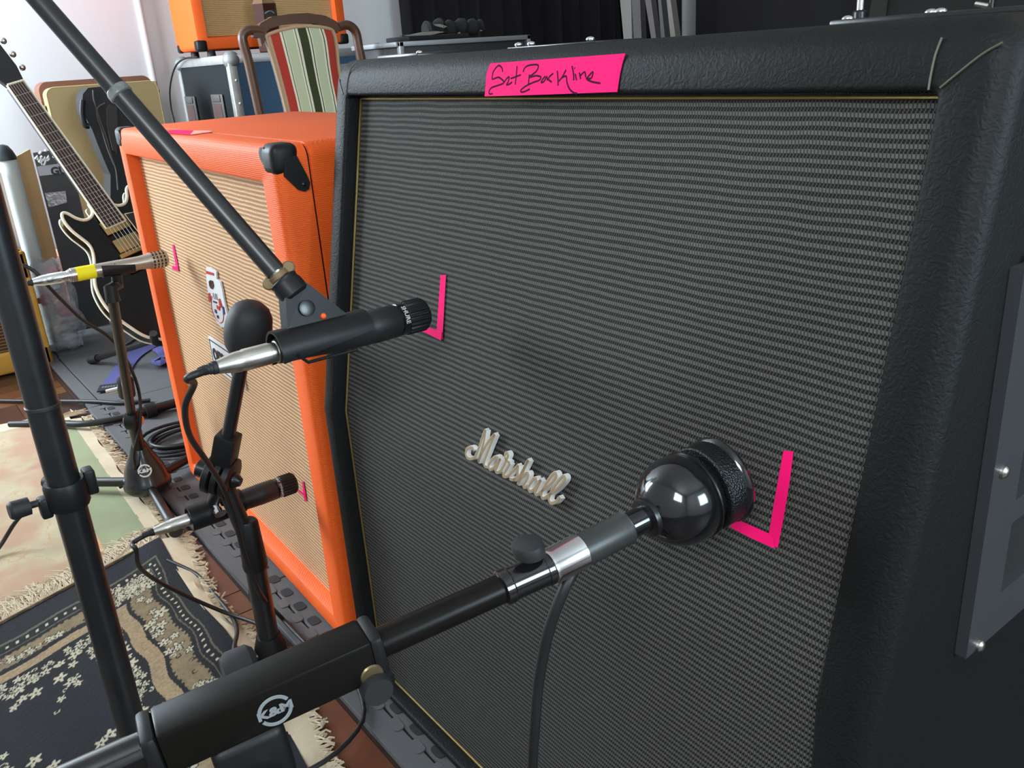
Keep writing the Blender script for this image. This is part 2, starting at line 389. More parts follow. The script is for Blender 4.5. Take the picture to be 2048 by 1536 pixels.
# seams of the covering at the two upper corners
SEAM = mat('glue_seam', (0.075, 0.073, 0.045), 0.5)
def seam(px): return tube(catmull([on_Mface(x, y, 0.0003) for x, y in px], 5), 0.0007, 6)
mk('corner_seam', seam([(1857, 180), (1862, 150), (1871, 110), (1884, 75)]), SEAM, cab)
mk('corner_seam', seam([(1880, 176), (1920, 143), (1965, 108), (2005, 85)]), SEAM, cab)
mk('corner_seam', seam([(693, 190), (695, 165), (701, 140), (711, 126)]), SEAM, cab)
mk('corner_seam', seam([(686, 188), (681, 172), (678, 158)]), SEAM, cab)
# script badge, traced on the plane just in front of the cloth
logo = [
 [(432, 520), (415, 485), (375, 480), (338, 510), (330, 570), (360, 615), (415, 620), (455, 585), (505, 460), (555, 310), (583, 255)],
 [(583, 255), (565, 380), (530, 520), (488, 672)],
 [(488, 672), (540, 540), (620, 400), (700, 312)],
 [(700, 312), (650, 430), (600, 560), (565, 660), (570, 715), (605, 730)],
 [(750, 615), (710, 600), (660, 640), (622, 705), (640, 760), (690, 735), (745, 660), (775, 622)],
 [(775, 622), (745, 690), (712, 770), (735, 800), (780, 775)],
 [(780, 775), (820, 700), (850, 630), (872, 575), (855, 550), (832, 570), (838, 620), (862, 655), (895, 680)],
 [(895, 680), (862, 740), (820, 810), (808, 845), (850, 850), (885, 825)],
 [(885, 825), (940, 770), (1000, 708)], [(1000, 708), (995, 780), (985, 850), (940, 890), (890, 878)],
 [(940, 890), (990, 885), (1050, 790), (1100, 690), (1132, 640)], [(1132, 640), (1080, 750), (1030, 870), (995, 955)],
 [(1010, 930), (1050, 860), (1100, 810), (1130, 815), (1118, 870), (1070, 960), (1080, 992), (1125, 965)],
 [(1240, 880), (1200, 880), (1155, 940), (1130, 1000), (1155, 1040), (1205, 1010), (1260, 930), (1292, 892)],
 [(1292, 892), (1255, 970), (1215, 1055), (1240, 1082), (1290, 1045)],
 [(1290, 1045), (1385, 975), (1460, 895), (1492, 835), (1475, 808), (1440, 825), (1385, 900), (1325, 1000), (1295, 1085), (1320, 1130), (1375, 1100)],
 [(1375, 1100), (1490, 1015), (1572, 930), (1602, 875), (1585, 848), (1550, 865), (1485, 945), (1418, 1060), (1392, 1135), (1420, 1190), (1480, 1175), (1535, 1115)]]
bod = []; fac = []
for st in logo:
    pts = catmull([on_plane(880+x/6.4, 820+y/6.4, (0, REC-0.0075, ZK), N_UP) for x, y in st], 5)
    bod.append(ribbon([p-N_UP*0.0052 for p in pts], 0.0043, 0.0052, N_UP)); fac.append(ribbon([p+N_UP*0.0000 for p in pts], 0.0030, 0.0004, N_UP))
badge = mk('script_badge', G(*bod), WHITEP, cab); badge['label'] = 'white script lettering badge reading Marshall'
mk('badge_face', G(*fac), mat('badge_gold_brown', (0.34, 0.25, 0.15), 0.4, 0.3), badge)
# hardware strips on the top edge
for xa, xb, scr in ((0.006, 0.100, (0.094,)), (0.27, 0.40, (0.28, 0.30, 0.385)), (0.632, 0.775, (0.642, 0.700, 0.706, 0.768))):
    pl = mk('top_plate', rbox(((xa+xb)/2, 0.165, HT+0.0006), (xb-xa, 0.06, 0.0055 if xb < 0.2 or xb > 0.6 else 0.002), 0.002), BLACKM, cab)
    for sx in scr: mk('screw', sphere((sx, 0.142, HT+0.0032), 0.0042, 12, 8, (1, 1, 0.6)), CHROME, pl)
# side handle: raised plate with two openings on the right side
hq = on_X(1932, 1318, MX1+0.008); hy0 = hq[1]; hz0 = hq[2]; hz1 = on_X(2046, 540, MX1+0.008)[2]; hy1, hx = hy0+0.185, MX1
hs1 = on_X(1957, 1290, MX1+0.008); hs2 = on_X(2005, 943, MX1+0.008); hmid = on_X(2012, 1035, MX1+0.008)[2]
DARKIN = mat('black_void', (0.004, 0.004, 0.004), 0.8)
HPL = mat('handle_plate_metal', (0.050, 0.053, 0.058), 0.42, 0.3, spec=0.5)
hc = lambda a, b_, c, d: rbox((hx+0.004, (a+b_)/2, (c+d)/2), (0.008, b_-a, d-c), 0)
hp = [hc(hy0, hy0+0.040, hz0, hz1), hc(hy1-0.040, hy1, hz0, hz1), hc(hy0+0.040, hy1-0.040, hz0, hz0+0.036), hc(hy0+0.040, hy1-0.040, hz1-0.036, hz1), hc(hy0+0.040, hy1-0.040, hmid-0.009, hmid+0.009)]
hnd = mk('side_handle', G(*hp), HPL, cab, smooth=0)
mk('recess', rbox((hx+0.0008, (hy0+hy1)/2, (hz0+hz1)/2), (0.0015, hy1-hy0-0.06, hz1-hz0-0.06), 0), DARKIN, hnd)
for y_, z_ in ((hs1[1], hs1[2]), (hs2[1], hs2[2]), (hs1[1], 2*hs2[2]-hs1[2]), (hy1-0.017, hs1[2]), (hy1-0.017, hs2[2]), (hy1-0.017, 2*hs2[2]-hs1[2])):
    s_ = mk('screw', lathe([(0, 0.0046), (0.002, 0.0044), (0.0034, 0.0030), (0.004, 0.0012)], (hx+0.008, y_, z_), (1, 0, 0), 14), NICKEL, hnd)

# pink tape with the handwritten words on the upper rail
lab = [on_Mface(x, y, 0.0004) for x, y in ((981, 127), (1251, 107), (1245, 128), (1240, 150), (1235, 184), (1100, 189), (970, 193), (972, 170), (974, 148))]
tp = tag(mk('tape_label', prism(lab, N_UP*0.0005), PINK), 'neon pink tape with handwritten words on rail of black cabinet', 'tape')
hand = [
 [(300, 290), (290, 240), (255, 205), (215, 230), (175, 290), (160, 370), (175, 385), (240, 360), (290, 390), (315, 420), (300, 445), (230, 470), (150, 500), (120, 550), (128, 582), (168, 575)],
 [(322, 425), (350, 380), (385, 355), (372, 420), (350, 460), (385, 452), (425, 425)], [(490, 210), (480, 330), (465, 458)], [(405, 378), (540, 328)],
 [(570, 292), (590, 240), (640, 205), (740, 193), (772, 215), (740, 285), (650, 355)], [(652, 322), (645, 400), (640, 462)],
 [(660, 362), (740, 340), (805, 358), (780, 400), (700, 430), (600, 480), (540, 530), (548, 556), (600, 545), (658, 515)],
 [(862, 345), (822, 395), (810, 432), (850, 410), (880, 350), (890, 405)], [(968, 308), (920, 350), (905, 390), (948, 425)],
 [(1020, 275), (1030, 380), (1032, 472)], [(1137, 262), (1090, 350), (1042, 412)], [(1088, 362), (1138, 348), (1150, 430), (1180, 510), (1230, 560), (1285, 575)],
 [(1215, 212), (1235, 310), (1238, 402)], [(1257, 315), (1276, 402)], [(1248, 236), (1253, 246)], [(1312, 298), (1330, 384)], [(1330, 335), (1382, 290), (1397, 362)],
 [(1402, 382), (1490, 288), (1470, 372), (1408, 382), (1480, 420), (1592, 440)]]
mk('handwriting', G(*[ribbon(catmull([on_Mface(960+x/6.606, 100+y/6.606, 0.0009) for x, y in st], 4), 0.0017, 0.0002, N_UP) for st in hand]), INK, tp)

def tape_L(name, polys, onf, label):
    r = tag(mk(name, G(*[prism([onf(x, y, 0.0010+0.0006*k) for x, y in pg], onf(*polys[0][0], 0.0014)-onf(*polys[0][0], 0.0010)) for k, pg in enumerate(polys)]), PINK, smooth=0), label, 'tape', 'pink corner marks of tape')
    return r
tape_L('tape_mark', [[(881, 550), (892, 550), (888, 620), (885, 679), (872, 676), (877, 610)], [(832, 648), (850, 652), (884, 664), (882, 681), (866, 673), (840, 660)]], on_M, 'pink tape corner beside the tip of black stubby microphone on dark grille')
tape_L('tape_mark', [[(1567, 901), (1587, 903), (1580, 960), (1570, 1020), (1556, 1095), (1534, 1090), (1549, 1000)], [(1452, 1034), (1478, 1040), (1545, 1070), (1549, 1097), (1500, 1075), (1462, 1055)]], on_M, 'pink tape corner beside the ball-shaped microphone on dark grille')

# ---- orange cabinet
OX0, OY0, OTH, OW, OH, ODEP = -0.0618, 0.0105, -0.0274, 0.8365, 0.7658, 0.38
OBW, OBT, ORC, OBB = 0.0514, 0.0479, 0.0235, 0.0406
ON = np.array([-math.sin(OTH), math.cos(OTH), 0]); OU = np.array([math.cos(OTH), math.sin(OTH), 0]); OO = np.array([OX0, OY0, 0])
def o_local(V): return [OO + OU*p[0] + ON*p[1] + np.array([0, 0, p[2]]) for p in V]
def on_O(x, y, out=0.0): return on_plane(x, y, OO+ON*(ORC-out), ON)
ocab = thing('guitar_cabinet', 'bright orange guitar speaker cabinet with tan woven grille left of black one', 'speaker cabinet', tuple(OO-OU*OW/2+ON*0.19))
def flat(z): return 0.0
R = 0.013; SG = 0.046
rg = []
for j in range(7):
    a = math.radians(90*j/6); i_ = R*(1-math.cos(a)); rg.append((-OW+i_, -i_, i_, OH-i_, 0.020-i_*0.4, R*(1-math.sin(a)), None))
front = [(-OW+0.004, -0.004, 0.004, OH-0.004, 0.016, SG, None), (-OW, 0, 0, OH, 0.020, SG-0.001, None)] + rg
for m_, yo in ((0.002, 0.0), (0.0, 0.002), (-0.002, ORC+0.006)): front.append((-OW+OBW-m_, -OBW+m_, OBB-m_, OH-OBT+m_, 0.006, yo, None))
V, Fs = cab_rings(front, OH/2, flat, False); mk('front_frame', (o_local(V), Fs), ORANGE, ocab, smooth=50)
body = [(-OW+0.010, -0.010, 0.010, OH-0.010, 0.016, ODEP, None), (-OW, 0, 0, OH, 0.020, ODEP-0.010, None), (-OW, 0, 0, OH, 0.020, SG+0.0032, None), (-OW+0.004, -0.004, 0.004, OH-0.004, 0.016, SG+0.0022, None)]
V, Fs = cab_rings(body, OH/2, flat, True); mk('cabinet_shell', (o_local(V), Fs), ORANGE, ocab, smooth=50)
V, Fs = cab_rings([(-OW+0.0035, -0.0035, 0.004, OH-0.0035, 0.016, SG-0.004, None), (-OW+0.0035, -0.0035, 0.004, OH-0.0035, 0.016, SG+0.006, None)], OH/2, flat, False)
mk('seam_gap', (o_local(V), Fs), DARKIN, ocab)
nu, nv = 16, 16; P = []; UV = []
for j in range(nv):
    for i in range(nu):
        x = -OW+OBW+(OW-2*OBW)*i/(nu-1); z = OBB+(OH-OBT-OBB)*j/(nv-1)
        P.append(OO+OU*x+ON*ORC+np.array([0, 0, z])); UV.append((x, z))
OCL = weave_mat('tan_basket_grille', 0.0056, 0.0066, srgb(228, 190, 152), srgb(160, 118, 82), srgb(198, 156, 118), srgb(184, 144, 106), bump=0.7)
uv_sheet('grille_cloth', P, UV, nu, nv, OCL, ocab)
# corner protectors of pressed black metal
def ol(x, y, z): return OO + OU*x + ON*y + np.array([0, 0, z])
def protector(side):
    s = 1 if side == 'r' else -1; xe = 0.0015 if s > 0 else -OW-0.0015
    X = lambda d: xe - s*d
    sh = lambda pts, off: prism([ol(*p) for p in pts], off)
    b = MB()
    V, Fs = rbox((0, 0, 0), (0.042, 0.038, 0.040), 0.011, 4); b.add([ol(X(0.0205)+p[0], 0.0165+p[1], OH+0.0020-0.020+p[2]) for p in V], Fs)
    for (yy, zz) in ((0.034, OH-0.052),):
        pts = [(X(-0.0012), 0.012, OH-0.016), (X(-0.0012), 0.030, OH-0.014), (X(-0.0012), 0.040, OH-0.040), (X(-0.0012), 0.043, OH-0.050), (X(-0.0012), 0.040, OH-0.058), (X(-0.0012), 0.034, OH-0.060), (X(-0.0012), 0.026, OH-0.057), (X(-0.0012), 0.010, OH-0.038)]
        b.add(*sh(pts, -OU*s*0.003))
    pts = [(X(0.025), -0.0015, OH-0.002), (X(0.025), -0.0015, OH-0.030), (X(0.034), -0.0015, OH-0.026), (X(0.044), -0.0015, OH-0.018), (X(0.046), -0.0015, OH-0.010), (X(0.040), -0.0015, OH-0.003)]
    b.add(*sh(pts, ON*0.003))
    return b
for sd in 'rl':
    c_ = mk('corner_protector', protector(sd), BLACKPL, ocab, smooth=40)
    s = 1 if sd == 'r' else -1
    mk('rivet', sphere(ol((0.0012 if s > 0 else -OW-0.0012), 0.034, OH-0.051), 0.0035, 10, 6), BLACKM, c_)
# crest sticker and name plate on the tan cloth
def flatpoly(px, m_, name, parent, out, th=0.0008, onf=on_O): return mk(name, prism([onf(x, y, out) for x, y in px], -ON*th), m_, parent, smooth=0)
WST = mat('sticker_white', (0.72, 0.72, 0.72), 0.35); RST = mat('sticker_red', srgb(190, 40, 42), 0.4); BST = mat('sticker_blue', srgb(40, 44, 110), 0.4); KST = mat('sticker_black', (0.01, 0.01, 0.01), 0.4)
crest = mk('crest_badge', prism([on_O(x, y, 0.004) for x, y in [(412, 535), (419, 534), (432, 543), (433, 558), (440, 563), (444, 580), (448, 602), (454, 628), (456, 646), (450, 654), (442, 655), (433, 645), (426, 628), (420, 606), (416, 588), (413, 560)]], ON*0.003), WST, ocab, smooth=0)
crest['label'] = 'white crest badge with red and blue figures'
for px, m_ in (([(412, 541), (427, 546), (428, 551), (413, 547)], RST), ([(418, 563), (421, 560), (426, 562), (428, 572), (426, 578), (422, 577), (419, 571)], KST), ([(420, 565), (423, 562), (426, 568), (425, 576), (422, 573)], RST),
               ([(417, 586), (420, 586), (422, 600), (420, 605), (417, 597)], RST), ([(437, 598), (440, 597), (444, 610), (442, 616), (439, 610)], RST), ([(427, 601), (434, 604), (434, 607), (427, 604)], KST),
               ([(433, 610), (440, 613), (440, 621), (435, 618)], RST), ([(445, 612), (448, 614), (450, 628), (447, 630)], BST), ([(430, 618), (433, 620), (434, 627), (430, 624)], BST), ([(434, 630), (437, 631), (438, 637), (435, 636)], KST)):
    flatpoly(px, m_, 'crest_figure', crest, 0.0044)
for q0, q1 in (((426, 586), (429, 598)), ((430, 587), (432, 599)), ((433, 588), (435, 600))): mk('crest_figure', tube([on_O(*q0, 0.0043), on_O(*q1, 0.0043)], 0.0007, 5), KST, crest)
mk('crest_figure', tube(catmull([on_O(x, y, 0.0043) for x, y in [(424, 592), (423, 612), (429, 632), (438, 645), (446, 642), (447, 625), (441, 602)]], 4), 0.0009, 5), RST, crest)
bx0, bx1, bz0, bz1 = -0.545, -0.372, 0.338, 0.401
def rect_o(x0, x1, z0, z1, y): return [ol(x0, y, z0), ol(x1, y, z0), ol(x1, y, z1), ol(x0, y, z1)]
pb = on_O(421, 671); pbx = (pb-OO)@OU; pbz = pb[2]; pe = on_O(495, 778); pex = (pe-OO)@OU; pez = pe[2]
bx0, bx1, bz1, bz0 = pbx, pex, pbz, pez
nb = mk('name_badge', prism(rect_o(bx0, bx1, bz0, bz1, ORC-0.005), ON*0.004), WST, ocab, smooth=0); nb['label'] = 'white plate with black border and black rounded letters'
e = 0.004; bw_ = 0.0022; yb = ORC-0.0056
for (a, b_, c_, d_) in ((bx0+e, bx1-e, bz0+e, bz0+e+bw_), (bx0+e, bx1-e, bz1-e-bw_, bz1-e), (bx0+e, bx0+e+bw_, bz0+e, bz1-e), (bx1-e-bw_, bx1-e, bz0+e, bz1-e)):
    mk('badge_border', prism(rect_o(a, b_, c_, d_, yb), ON*0.0008), KST, nb, smooth=0)
V, Fs = text_geo('orange', (bz1-bz0)*0.82, ol((bx0+bx1)/2, ORC-0.0052, (bz0+bz1)/2+0.004), OU, (0, 0, 1), 0.0008, bold=0.03, fit=(bx1-bx0)*0.84); mk('badge_letters', (V, Fs), KST, nb, smooth=0)
tape_L('tape_mark', [[(344, 489), (347.5, 489), (353, 515), (358, 541), (353, 541.5)], [(344, 531), (355, 534), (358, 543), (345, 538)]], on_O, 'thin pink tape corner beside tip of the silver microphone on tan grille')
tape_L('tape_mark', [[(604, 964), (607, 963), (611, 985), (613.5, 1001), (609, 1002)], [(594, 981), (598, 980), (610, 988), (610, 994)]], on_O, 'pink tape corner beside lower black microphone on tan grille, near floor')
ta = [on_z(x, y, OH+0.0007) for x, y in ((322, 265), (350, 260), (388, 262), (381, 270))]; tb = [on_z(x, y, OH+0.0007) for x, y in ((388, 262), (422, 262.5), (424, 264), (381, 270))]
tt = tag(mk('tape_scrap', prism(ta, (0, 0, 0.0008)), PINK), 'scrap of pink tape with pale end lying on top of orange cabinet', 'tape')
mk('tape_end', prism(tb, (0, 0, 0.0010)), mat('pale_tape', srgb(255, 170, 150), 0.6), tt)

# ------------------------------------------------------------------ microphones
def ring_text(body, size, c, ax, rad, start, m_, name, parent):
    pass
AXY = np.array([0, 1.0, 0])
def dynamic_mic(tip, ax, name, label, group):
    """stubby instrument microphone: ridged head, collar with lettering, tapering barrel"""
    tip = np.array(tip, float); ax = unit(ax); back = -ax
    t = thing(name, label, 'microphone', tuple(tip-ax*0.078), group)
    # ridged plastic ring of the head
    n = 44; V = []; Fs = []; u, v, a3 = frame(back); prof = [(0.000, 0.0135), (0.002, 0.0152), (0.004, 0.0160), (0.023, 0.0160), (0.0245, 0.0150)]
    for tt_, r in prof:
        for k in range(n*2):
            rr = r + (0.0008 if (k//2) % 2 == 0 else -0.0006)*(1 if 0.003 < tt_ < 0.024 else 0.4)
            a = 2*math.pi*k/(n*2); V.append(tip+back*tt_+rr*(math.cos(a)*u+math.sin(a)*v))
    m2 = n*2
    for i in range(len(prof)-1):
        for k in range(m2): Fs.append((i*m2+k, i*m2+(k+1) % m2, (i+1)*m2+(k+1) % m2, (i+1)*m2+k))
    Fs.append(tuple(range(m2-1, -1, -1))); Fs.append(tuple((len(prof)-1)*m2+k for k in range(m2)))
    mk('ridged_head', (V, Fs), BLACKPL, t, smooth=30)
    mk('mesh_face', lathe([(-0.003, 0.002), (-0.0022, 0.007), (-0.0005, 0.0115), (0.001, 0.013)], tip, back, 24), mat('mic_mesh', (0.02, 0.02, 0.02), 0.5, 0.6, bump=('voronoi', 900, 0.6, 0.0006)), t)
    col = mk('collar', lathe([(0.0240, 0.0150), (0.0243, 0.0158), (0.0315, 0.0158), (0.0320, 0.0150)], tip, back, 36), BLACKGLOSS, t)
    mk('barrel', lathe([(0.0318, 0.0146), (0.034, 0.0160), (0.060, 0.0163), (0.064, 0.0158), (0.066, 0.0160), (0.095, 0.0150), (0.130, 0.0125), (0.154, 0.0116), (0.157, 0.0108)], tip, back, 36), mat('mic_body_matte', (0.013, 0.013, 0.014), 0.46, bump=('noise', 1200, 0.12, 0.0004)), t)
    return t, col, u, v
def wrap_text(body, size, o, ax, rad, ang0, m_, parent, name='print', bold=0.01):
    """letters running round a collar"""
    ax = unit(ax); u, v, _ = frame(ax)
    V, Fs = text_geo(body, size, (0, 0, 0), (1, 0, 0), (0, 1, 0), 0.0, bold)
    W = []
    for p in V:
        a = ang0 + p[0]/rad; W.append(np.array(o)+ax*p[1]+(rad+0.0005)*(math.cos(a)*u+math.sin(a)*v))
    return mk(name, (W, Fs), m_, parent, smooth=0)

def xlr(o, ax, r, m_, length=0.058, boot=True):
    """cable connector: o at the microphone, ax pointing away"""
    g = lathe([(0, r*1.02), (0.004, r*1.02), (0.0045, r*0.93), (0.010, r*0.93), (0.0105, r), (length*0.58, r), (length*0.60, r*0.94), (length*0.70, r*0.94), (length*0.78, r*0.88), (length*0.92, r*0.70), (length, r*0.62)], o, ax, 28)
    b = lathe([(length*0.97, r*0.60), (length+0.004, r*0.60), (length+0.0045, r*0.50), (length+0.007, r*0.52), (length+0.0075, r*0.45), (length+0.011, r*0.46), (length+0.016, r*0.36)], o, ax, 20)
    return g, b

# microphone at the black cabinet
tipA = np.array([0.285, 0.0, 0.619])
mA, colA, uA, vA = dynamic_mic(tipA, AXY, 'dynamic_microphone', 'black stubby microphone pointed at upper grille of black cabinet', 'stubby black microphones')
toC = unit(CAM-tipA); fu, fv, fa = frame(AXY); angA = math.atan2(toC@fv, toC@fu)
wrap_text('SHURE', 0.0062, tipA-AXY*0.0278, AXY, 0.0158, angA-0.22, WHITEINK, colA, bold=0.03)
g, b = xlr(tipA-AXY*0.153, -AXY, 0.0098, NICKEL)
cA = thing('microphone_cable', 'black cable with silver plug from microphone at black cabinet down to floor', 'cable', tuple(tipA-AXY*0.16))
mk('plug', g, NICKEL, cA); mk('cable_boot', b, BLACKRUB, cA)
# microphone at the orange cabinet
tipB = np.array([-0.177, 0.010, 0.255])
mB, colB, uB, vB = dynamic_mic(tipB, AXY, 'dynamic_microphone', 'black stubby microphone pointed at lower grille of orange cabinet', 'stubby black microphones')
toC = unit(CAM-tipB); angB = math.atan2(toC@fv, toC@fu)
wrap_text('DYNAMIC', 0.0048, tipB-AXY*0.0278, AXY, 0.0158, angB+0.38, WHITEINK, colB, bold=0.03)
wrap_text('SM57', 0.0045, tipB-AXY*0.0278, AXY, 0.0158, angB-0.80, WHITEINK, colB, bold=0.03)
g, b = xlr(tipB-AXY*0.153, -AXY, 0.0092, NICKEL, 0.062)
cB = thing('microphone_cable', 'black cable with silver plug from lower microphone across the navy rug', 'cable', tuple(tipB-AXY*0.16))
mk('plug', g, NICKEL, cB); mk('cable_boot', b, BLACKRUB, cB)

def clip(t, tip, a0, a1, r, stem_to, ax=AXY, name='clip_cradle'):
    """cradle hugging the barrel from a0 to a1 metres behind the tip, with a yoke towards stem_to"""
    tip = np.array(tip, float); ax = unit(ax); c0 = tip-ax*a0; c1 = tip-ax*a1; mid = (c0+c1)/2
    d = np.array(stem_to, float)-mid; d = unit(d-ax*(d@ax)); s = np.cross(ax, d)
    V = []; Fs = []; n = 20; m = 7
    for i in range(m):
        q = c0*(1-i/(m-1))+c1*(i/(m-1)); w_ = 1.0 - 0.25*(1-i/(m-1))
        for shell, rr in ((0, r+0.0004), (1, r+0.0030)):
            for k in range(n):
                a = math.radians(-128*w_+256*w_*k/(n-1)); V.append(q+rr*(math.cos(a)*d+math.sin(a)*s))
    st = 2*n
    for i in range(m-1):
        for k in range(n-1):
            Fs.append((i*st+k, i*st+k+1, (i+1)*st+k+1, (i+1)*st+k)); Fs.append((i*st+n+k, (i+1)*st+n+k, (i+1)*st+n+k+1, i*st+n+k+1))
        for k in (0, n-1): Fs.append((i*st+k, (i+1)*st+k, (i+1)*st+n+k, i*st+n+k))
    for i in (0, m-1):
        for k in range(n-1): Fs.append((i*st+k, i*st+k+1, i*st+n+k+1, i*st+n+k))
    mk(name, (V, Fs), BLACKPL, t, smooth=40)
    return d, s

# overhead stand: thick post on the rug side, boom reaching to the black cabinet
stA = thing('microphone_stand', 'tall thick black microphone stand with boom rod reaching down across the picture', 'stand', (0.003, -0.317, FLOOR))
jA = np.array([0.271, -0.128, 0.668]); dirA = unit(at(60, -20, 0.755)-jA)
POST = np.array([0.003, -0.317, 0.0]); tk = (POST[0]-jA[0])/dirA[0]
topA = jA+dirA*tk; topA[1] = jA[1]+dirA[1]*tk
endA = jA+dirA*(tk+0.16)
mk('boom_rod', tube([jA+dirA*0.020, jA+dirA*0.235], 0.0094, 18), WORNTUBE, stA)
mk('boom_tube', tube([jA+dirA*0.225, endA], 0.0090, 18), WORNTUBE, stA)
mk('boom_collar', lathe([(0, 0.0096), (0.001, 0.0108), (0.007, 0.0106), (0.009, 0.0092)], jA+dirA*0.222, dirA, 20), mat('worn_collar', (0.22, 0.23, 0.22), 0.35, 0.4, var=0.9, vscale=90), stA)
mk('thread_end', lathe([(0, 0.0068), (0.006, 0.0070), (0.0065, 0.0085), (0.014, 0.0085), (0.0145, 0.0076), (0.026, 0.0078), (0.028, 0.0092)], jA-dirA*0.004, dirA, 20), NICKEL, stA)
# brass wing nut
sw = unit(np.cross(dirA, FW)); mk('wing_nut', G(lathe([(0, 0.0096), (0.005, 0.0096)], jA+dirA*0.013, dirA, 16), *[lathe([(-0.0022, 0.0048), (-0.001, 0.0060), (0.001, 0.0060), (0.0022, 0.0048)], jA+dirA*0.0165+sw*q*0.0115, np.cross(sw, dirA), 16) for q in (-1, 1)]), DULLBR, stA)
top2 = topA.copy()
mk('post_lower', tube([(POST[0], POST[1], FLOOR+0.06), (POST[0], POST[1], 0.534)], 0.0172, 24), WORNTUBE, stA)
mk('post_upper', tube([(POST[0], POST[1], 0.532), (POST[0], POST[1], topA[2]-0.025)], 0.0166, 24), WORNTUBE, stA)
mk('clutch_lip', lathe([(0, 0.0172), (0.001, 0.0180), (0.004, 0.0180), (0.005, 0.0172)], (POST[0], POST[1], 0.531), (0, 0, 1), 24), mat('worn_lip', (0.05, 0.052, 0.05), 0.4, 0.5, var=0.9, vscale=90), stA)
sv = G(lathe([(-0.03, 0.018), (-0.012, 0.018), (0.0, 0.022), (0.012, 0.020)], (POST[0], POST[1], topA[2]-0.02), (0, 0, 1), 20))
V, Fs = rbox(topA, (0.03, 0.045, 0.05), 0.006, 2, (np.cross(unit(np.cross(dirA, (0, 0, 1))), dirA), unit(np.cross(dirA, (0, 0, 1))), dirA)); sv.add(V, Fs)
mk('swivel', sv, BLACKM, stA); mk('swivel_knob', lathe([(0, 0.006), (0.018, 0.006), (0.019, 0.018), (0.032, 0.016), (0.034, 0.010)], topA+unit(np.cross(dirA, (0, 0, 1)))*0.02, unit(np.cross(dirA, (0, 0, 1))), 18), BLACKPL, stA)
mk('base_hub', lathe([(0.0, 0.020), (0.03, 0.022), (0.05, 0.0185)], (POST[0], POST[1], FLOOR+0.030), (0, 0, 1), 24), BLACKPL, stA)
for q in ((-0.01, -0.165), (0.24, -0.36), (-0.13, -0.56)):
    e_ = np.array([q[0], q[1], FLOOR+0.025]); s_ = np.array([POST[0], POST[1], FLOOR+0.055]); d_ = unit(e_-s_)
    lg = mk('leg', tube([s_+d_*0.02, e_], 0.0105, 14), BLACKM, stA)
    mk('rubber_foot', tube([e_-d_*0.055, e_-d_*0.045, e_-d_*0.006, e_+d_*0.004], [0.0125, 0.0135, 0.0135, 0.011], 14), GREYRUB, lg)
# cable clamp ring on the post
zc = 0.428; cl = G(lathe([(-0.016, 0.0174), (-0.016, 0.0205), (-0.012, 0.0225), (0.012, 0.0225), (0.016, 0.0205), (0.016, 0.0174)], (POST[0], POST[1], zc), (0.0, 0, 1), 28, cap=False))
cl.add(*rbox((POST[0]-0.002, POST[1]+0.026, zc+0.006), (0.020, 0.012, 0.030), 0.003)); cl.add(*rbox((POST[0]-0.004, POST[1]-0.024, zc-0.010), (0.018, 0.012, 0.024), 0.003))
mk('cable_clamp', cl, BLACKPL, stA)
mk('clamp_knob', lathe([(0, 0.004), (0.012, 0.004), (0.0125, 0.010), (0.030, 0.0105), (0.033, 0.008)], (POST[0]-0.002, POST[1]-0.026, zc-0.002), (0.1, -1, 0.05), 18), BLACKRUB, stA)

# its clip
clA = thing('microphone_clip', 'black microphone clip on end of boom rod holding upper black microphone', 'clip', tuple(jA))
dcl, scl = clip(clA, tipA, 0.066, 0.158, 0.0163, jA)
base_ = tipA-AXY*0.118+dcl*0.017
yk = [base_-AXY*0.032, base_-AXY*0.010, base_+AXY*0.006, base_+AXY*0.028]
y2 = jA-dirA*0.002
V = [base_-AXY*0.026+s_*scl*0.008 for s_ in (-1, 1)] + [base_+AXY*0.034+s_*scl*0.008 for s_ in (-1, 1)] + [y2+unit(np.cross(scl, dirA))*0.0125+s_*scl*0.009 for s_ in (-1, 1)] + [y2-unit(np.cross(scl, dirA))*0.0125+s_*scl*0.009 for s_ in (-1, 1)]
# order so that the quad faces do not twist
c45 = sorted([4, 6], key=lambda i: V[i]@AXY)
b0, b1 = c45; Fs = [(0, 1, b0+1, b0), (2, 3, b1+1, b1), (0, 2, b1, b0), (1, 3, b1+1, b0+1), (0, 1, 3, 2), (b0, b0+1, b1+1, b1)]
mk('clip_yoke', (V, Fs), BLACKPL, clA, smooth=0)
mk('clip_socket', lathe([(-0.006, 0.0115), (-0.004, 0.0140), (0.006, 0.0142), (0.010, 0.0130), (0.0125, 0.0138), (0.014, 0.0118)], y2, dirA, 20), BLACKPL, clA)
pv = base_*0.55+y2*0.45; toC = unit(CAM-pv); sg = 1 if scl@toC > 0 else -1
mk('pivot_screw', lathe([(0, 0.0075), (0.003, 0.0075), (0.0035, 0.0055)], pv+scl*sg*0.0082, scl*sg, 18), BLACKM, clA)
mk('orange_dot', sphere(base_+AXY*0.010+scl*sg*0.0085+dcl*0.004, 0.0028, 12, 8), mat('orange_plastic', srgb(255, 90, 30), 0.5), clA)
mk('clip_lip', tube([tipA-AXY*0.146-dcl*0.006+scl*sg*0.0185, tipA-AXY*0.135-dcl*0.016+scl*sg*0.0125, tipA-AXY*0.085-dcl*0.0165+scl*sg*0.0115], 0.0016, 8), BLACKPL, clA)

